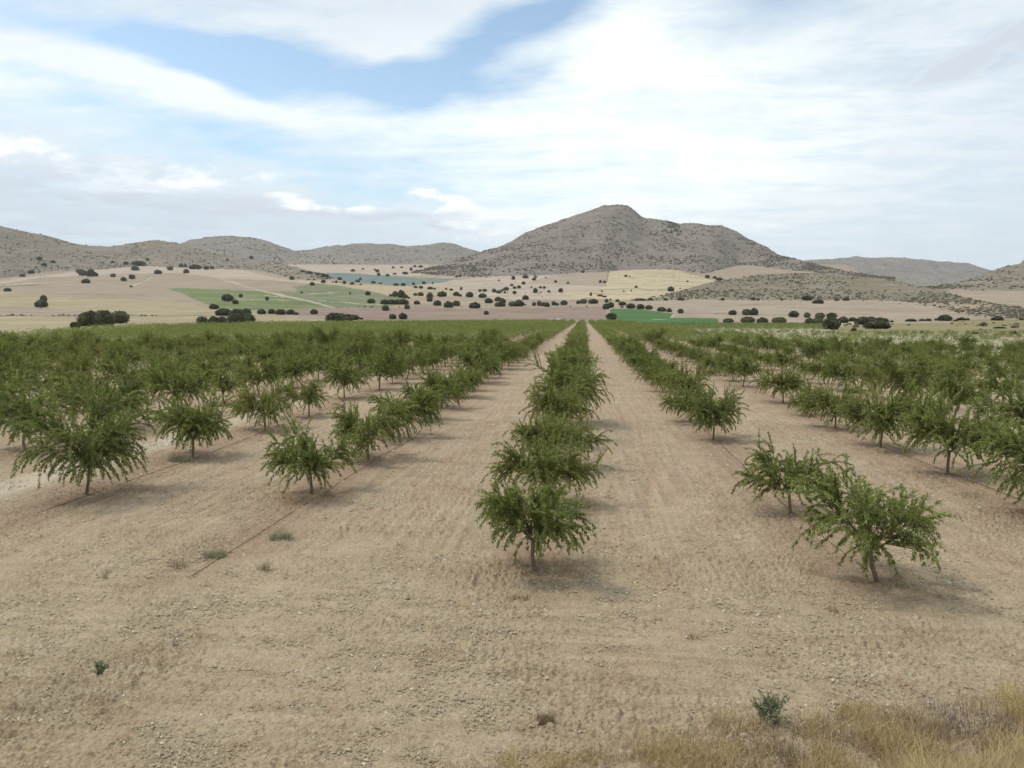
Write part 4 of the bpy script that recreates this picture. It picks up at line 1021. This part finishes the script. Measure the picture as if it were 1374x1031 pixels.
# cloud-sheet coordinates: direction projected on a flat layer overhead
zc = t.math('MAXIMUM', t.math('ADD', sp.outputs[2], .10), .03)
cv = t.add('ShaderNodeCombineXYZ'); t.put(cv.inputs[0], t.math('DIVIDE', sp.outputs[0], zc)); t.put(cv.inputs[1], t.math('DIVIDE', sp.outputs[1], zc))
CVv = cv.outputs[0]
wn = t.add('ShaderNodeTexNoise'); t.put(wn.inputs['Vector'], CVv); wn.inputs['Scale'].default_value = 1.6; wn.inputs['Detail'].default_value = 5
ws = t.add('ShaderNodeSeparateColor'); t.put(ws.inputs[0], wn.outputs['Color'])
AZw = t.math('ADD', AZ, t.math('MULTIPLY', t.math('SUBTRACT', ws.outputs[0], .5), 11))
ELw = t.math('ADD', EL, t.math('MULTIPLY', t.math('SUBTRACT', ws.outputs[1], .5), 5.5))
def blob(px, py, rx, ry, rot=0.0, amp=1.0, az=None, el=None):
    a0, e0 = azel(px, py); rx = rx / 18.15; ry = ry / 18.15
    az = az or AZw; el = el or ELw
    da = t.math('SUBTRACT', az, a0); de = t.math('SUBTRACT', el, e0)
    c, s = math.cos(rot), math.sin(rot)
    u = t.math('ADD', t.math('MULTIPLY', da, c / rx), t.math('MULTIPLY', de, s / rx))
    v = t.math('ADD', t.math('MULTIPLY', da, -s / ry), t.math('MULTIPLY', de, c / ry))
    q = t.math('ADD', t.math('MULTIPLY', u, u), t.math('MULTIPLY', v, v))
    return t.math('MULTIPLY', t.math('EXPONENT', t.math('MULTIPLY', q, -1.0)), amp)
def total(L):
    r_ = L[0]
    for x in L[1:]: r_ = t.math('ADD', r_, x)
    return r_
d2r = math.radians
blue = total([blob(440, 92, 225, 32, d2r(-4), .9), blob(330, 60, 120, 16, d2r(-10), .4), blob(640, 70, 130, 45, d2r(22), .9), blob(735, 5, 90, 28, 0, .8), blob(300, 85, 110, 26, d2r(-14), .55),
              blob(90, 14, 160, 26, 0, .6), blob(300, 55, 120, 20, 0, .5), blob(240, 168, 260, 22, d2r(-14), .62), blob(60, 135, 90, 20, d2r(-8), .2), blob(520, 205, 240, 26, d2r(-6), .48),
              blob(1080, 10, 110, 22, 0, .22), blob(330, 225, 260, 22, d2r(-6), .3), blob(1000, 5, 160, 22, 0, .3), blob(705, 118, 90, 16, d2r(18), .3), blob(610, 262, 160, 16, 0, .25)])
wht = total([blob(540, 25, 95, 26, d2r(28), .75), blob(250, 45, 180, 20, d2r(8), .35), blob(120, 95, 170, 24, d2r(-8), .45), blob(330, 135, 170, 16, d2r(-12), .3), blob(830, 35, 120, 40, d2r(10), .35)])
n1 = t.noise(t.mapv(CVv, (1.0, 2.6, 1), (0, 0, .5)), 1.5, 9, .64, .5)
n2 = t.noise(CVv, 3.6, 7, .6, .2)
cov = t.math('SUBTRACT', .93, blue)
cov = t.math('ADD', cov, t.math('MULTIPLY', wht, .9))
cov = t.math('ADD', cov, t.math('MULTIPLY', t.math('SUBTRACT', n1, .5), 1.3))
cov = t.math('ADD', cov, t.math('MULTIPLY', t.math('SUBTRACT', n2, .5), .75))
cov = t.ramp(cov, 0.0, .98, .06, 1.0)
# cloud brightness: glow round the veiled sun side, greyer to the right and at the horizon left
bright = total([blob(830, 190, 320, 120, 0, 1.25, AZ, EL), blob(60, 100, 260, 70, 0, .55, AZ, EL), blob(740, 240, 120, 80, 0, .5, AZ, EL), blob(480, 140, 260, 60, 0, .3, AZ, EL), blob(840, 30, 120, 50, 0, .4)])
bright = t.math('ADD', bright, t.math('ADD', t.math('MULTIPLY', t.math('SUBTRACT', n2, .5), .55), t.math('MULTIPLY', t.math('SUBTRACT', n1, .5), .3)))
K = 1 / STR
def kc(r_, g_, b_): return (r_ * K, g_ * K, b_ * K)
ccol = t.mix(t.ramp(bright, 0, .9), kc(.65, .73, .80), kc(.93, .99, .985))
# low cumulus bank above the horizon
lowm = t.math('MULTIPLY', t.ramp(EL, 1.5, 9.0, 1, 0), t.ramp(AZ, 0, -10, 0, 1))
lown = t.noise(t.mapv(tc, (1, 1, 2.6)), 7.5, 7, .58)
gry = t.math('MULTIPLY', lowm, t.ramp(lown, .36, .56))
ccol = t.mix(t.math('MULTIPLY', gry, .9), ccol, kc(.50, .59, .70))
puff = total([blob(50, 212, 80, 20, 0, .5), blob(165, 252, 70, 9, 0, .35), blob(455, 284, 60, 10, 0, .7), blob(540, 272, 50, 12, 0, .6), blob(690, 300, 60, 9, 0, .6), blob(610, 281, 36, 11, 0, 1.0), blob(225, 238, 30, 10, 0, .8), blob(310, 245, 60, 12, 0, .6), blob(20, 200, 60, 22, 0, .7), blob(400, 280, 80, 8, 0, .5), blob(1140, 274, 17, 5, 0, .8, AZ, EL), blob(1010, 303, 40, 5, 0, .5, AZ, EL), blob(640, 320, 50, 10, 0, .5)])
puff = t.math('MULTIPLY', puff, t.ramp(t.noise(t.mapv(tc, (1, 1, 1.8)), 17, 7, .62), .40, .58))
ccol = t.mix(t.ramp(puff, .12, .75, 0, .75), ccol, kc(1.08, 1.10, 1.12))
dk = total([blob(80, 262, 150, 16, 0, .6), blob(330, 288, 200, 13, 0, .6), blob(1335, 72, 80, 17, d2r(14), 1.5, None, None), blob(1195, 62, 26, 9, d2r(35), .45), blob(790, 283, 34, 5, d2r(4), .5), blob(560, 302, 110, 11, 0, .6), blob(130, 305, 240, 10, 0, .5)])
dk = t.math('MULTIPLY', dk, t.ramp(n2, .32, .6, .4, 1.1))
ccol = t.mix(t.ramp(dk, .2, .8, 0, .55), ccol, kc(.52, .58, .67))
cov2 = t.math('MAXIMUM', cov, t.ramp(t.math('ADD', puff, dk), .1, .5))
# the lower half of the world: plain grey-tan, never seen
skyc = t.mix(1.0, sky.outputs[0], (1.55, 1.62, 1.52), 'MULTIPLY')
col = t.mix(cov2, skyc, ccol)
t.put(bg.inputs[0], col); bg.inputs[1].default_value = STR

# ------------------------------------------------------------------ air
def haze():
    x0, x1, y0, y1, z0, z1 = -9000, 9000, -120, 9300, -3, 720
    V = np.array([(x, y, z) for z in (z0, z1) for y in (y0, y1) for x in (x0, x1)], float)
    Fq = np.array([(0, 2, 3, 1), (4, 5, 7, 6), (0, 1, 5, 4), (2, 6, 7, 3), (0, 4, 6, 2), (1, 3, 7, 5)])
    m = bpy.data.materials.new('air'); m.use_nodes = True; nt = m.node_tree; nt.nodes.clear()
    out = nt.nodes.new('ShaderNodeOutputMaterial'); pv = nt.nodes.new('ShaderNodeVolumePrincipled')
    pv.inputs['Color'].default_value = (.95, .975, 1.0, 1); pv.inputs['Density'].default_value = 3.2e-5; pv.inputs['Anisotropy'].default_value = 0.3
    nt.links.new(pv.outputs[0], out.inputs['Volume'])
    o = link('haze', mk_mesh('haze', V, Fq, m)); o['kind'] = 'stuff'
    tag(o, 'thin bluish summer haze over the distant hills', 'haze')
haze()

scene.view_settings.view_transform = 'Standard'; scene.view_settings.look = 'None'
scene.view_settings.exposure = .2; scene.view_settings.gamma = 1
scene.render.resolution_x = 1024; scene.render.resolution_y = 768
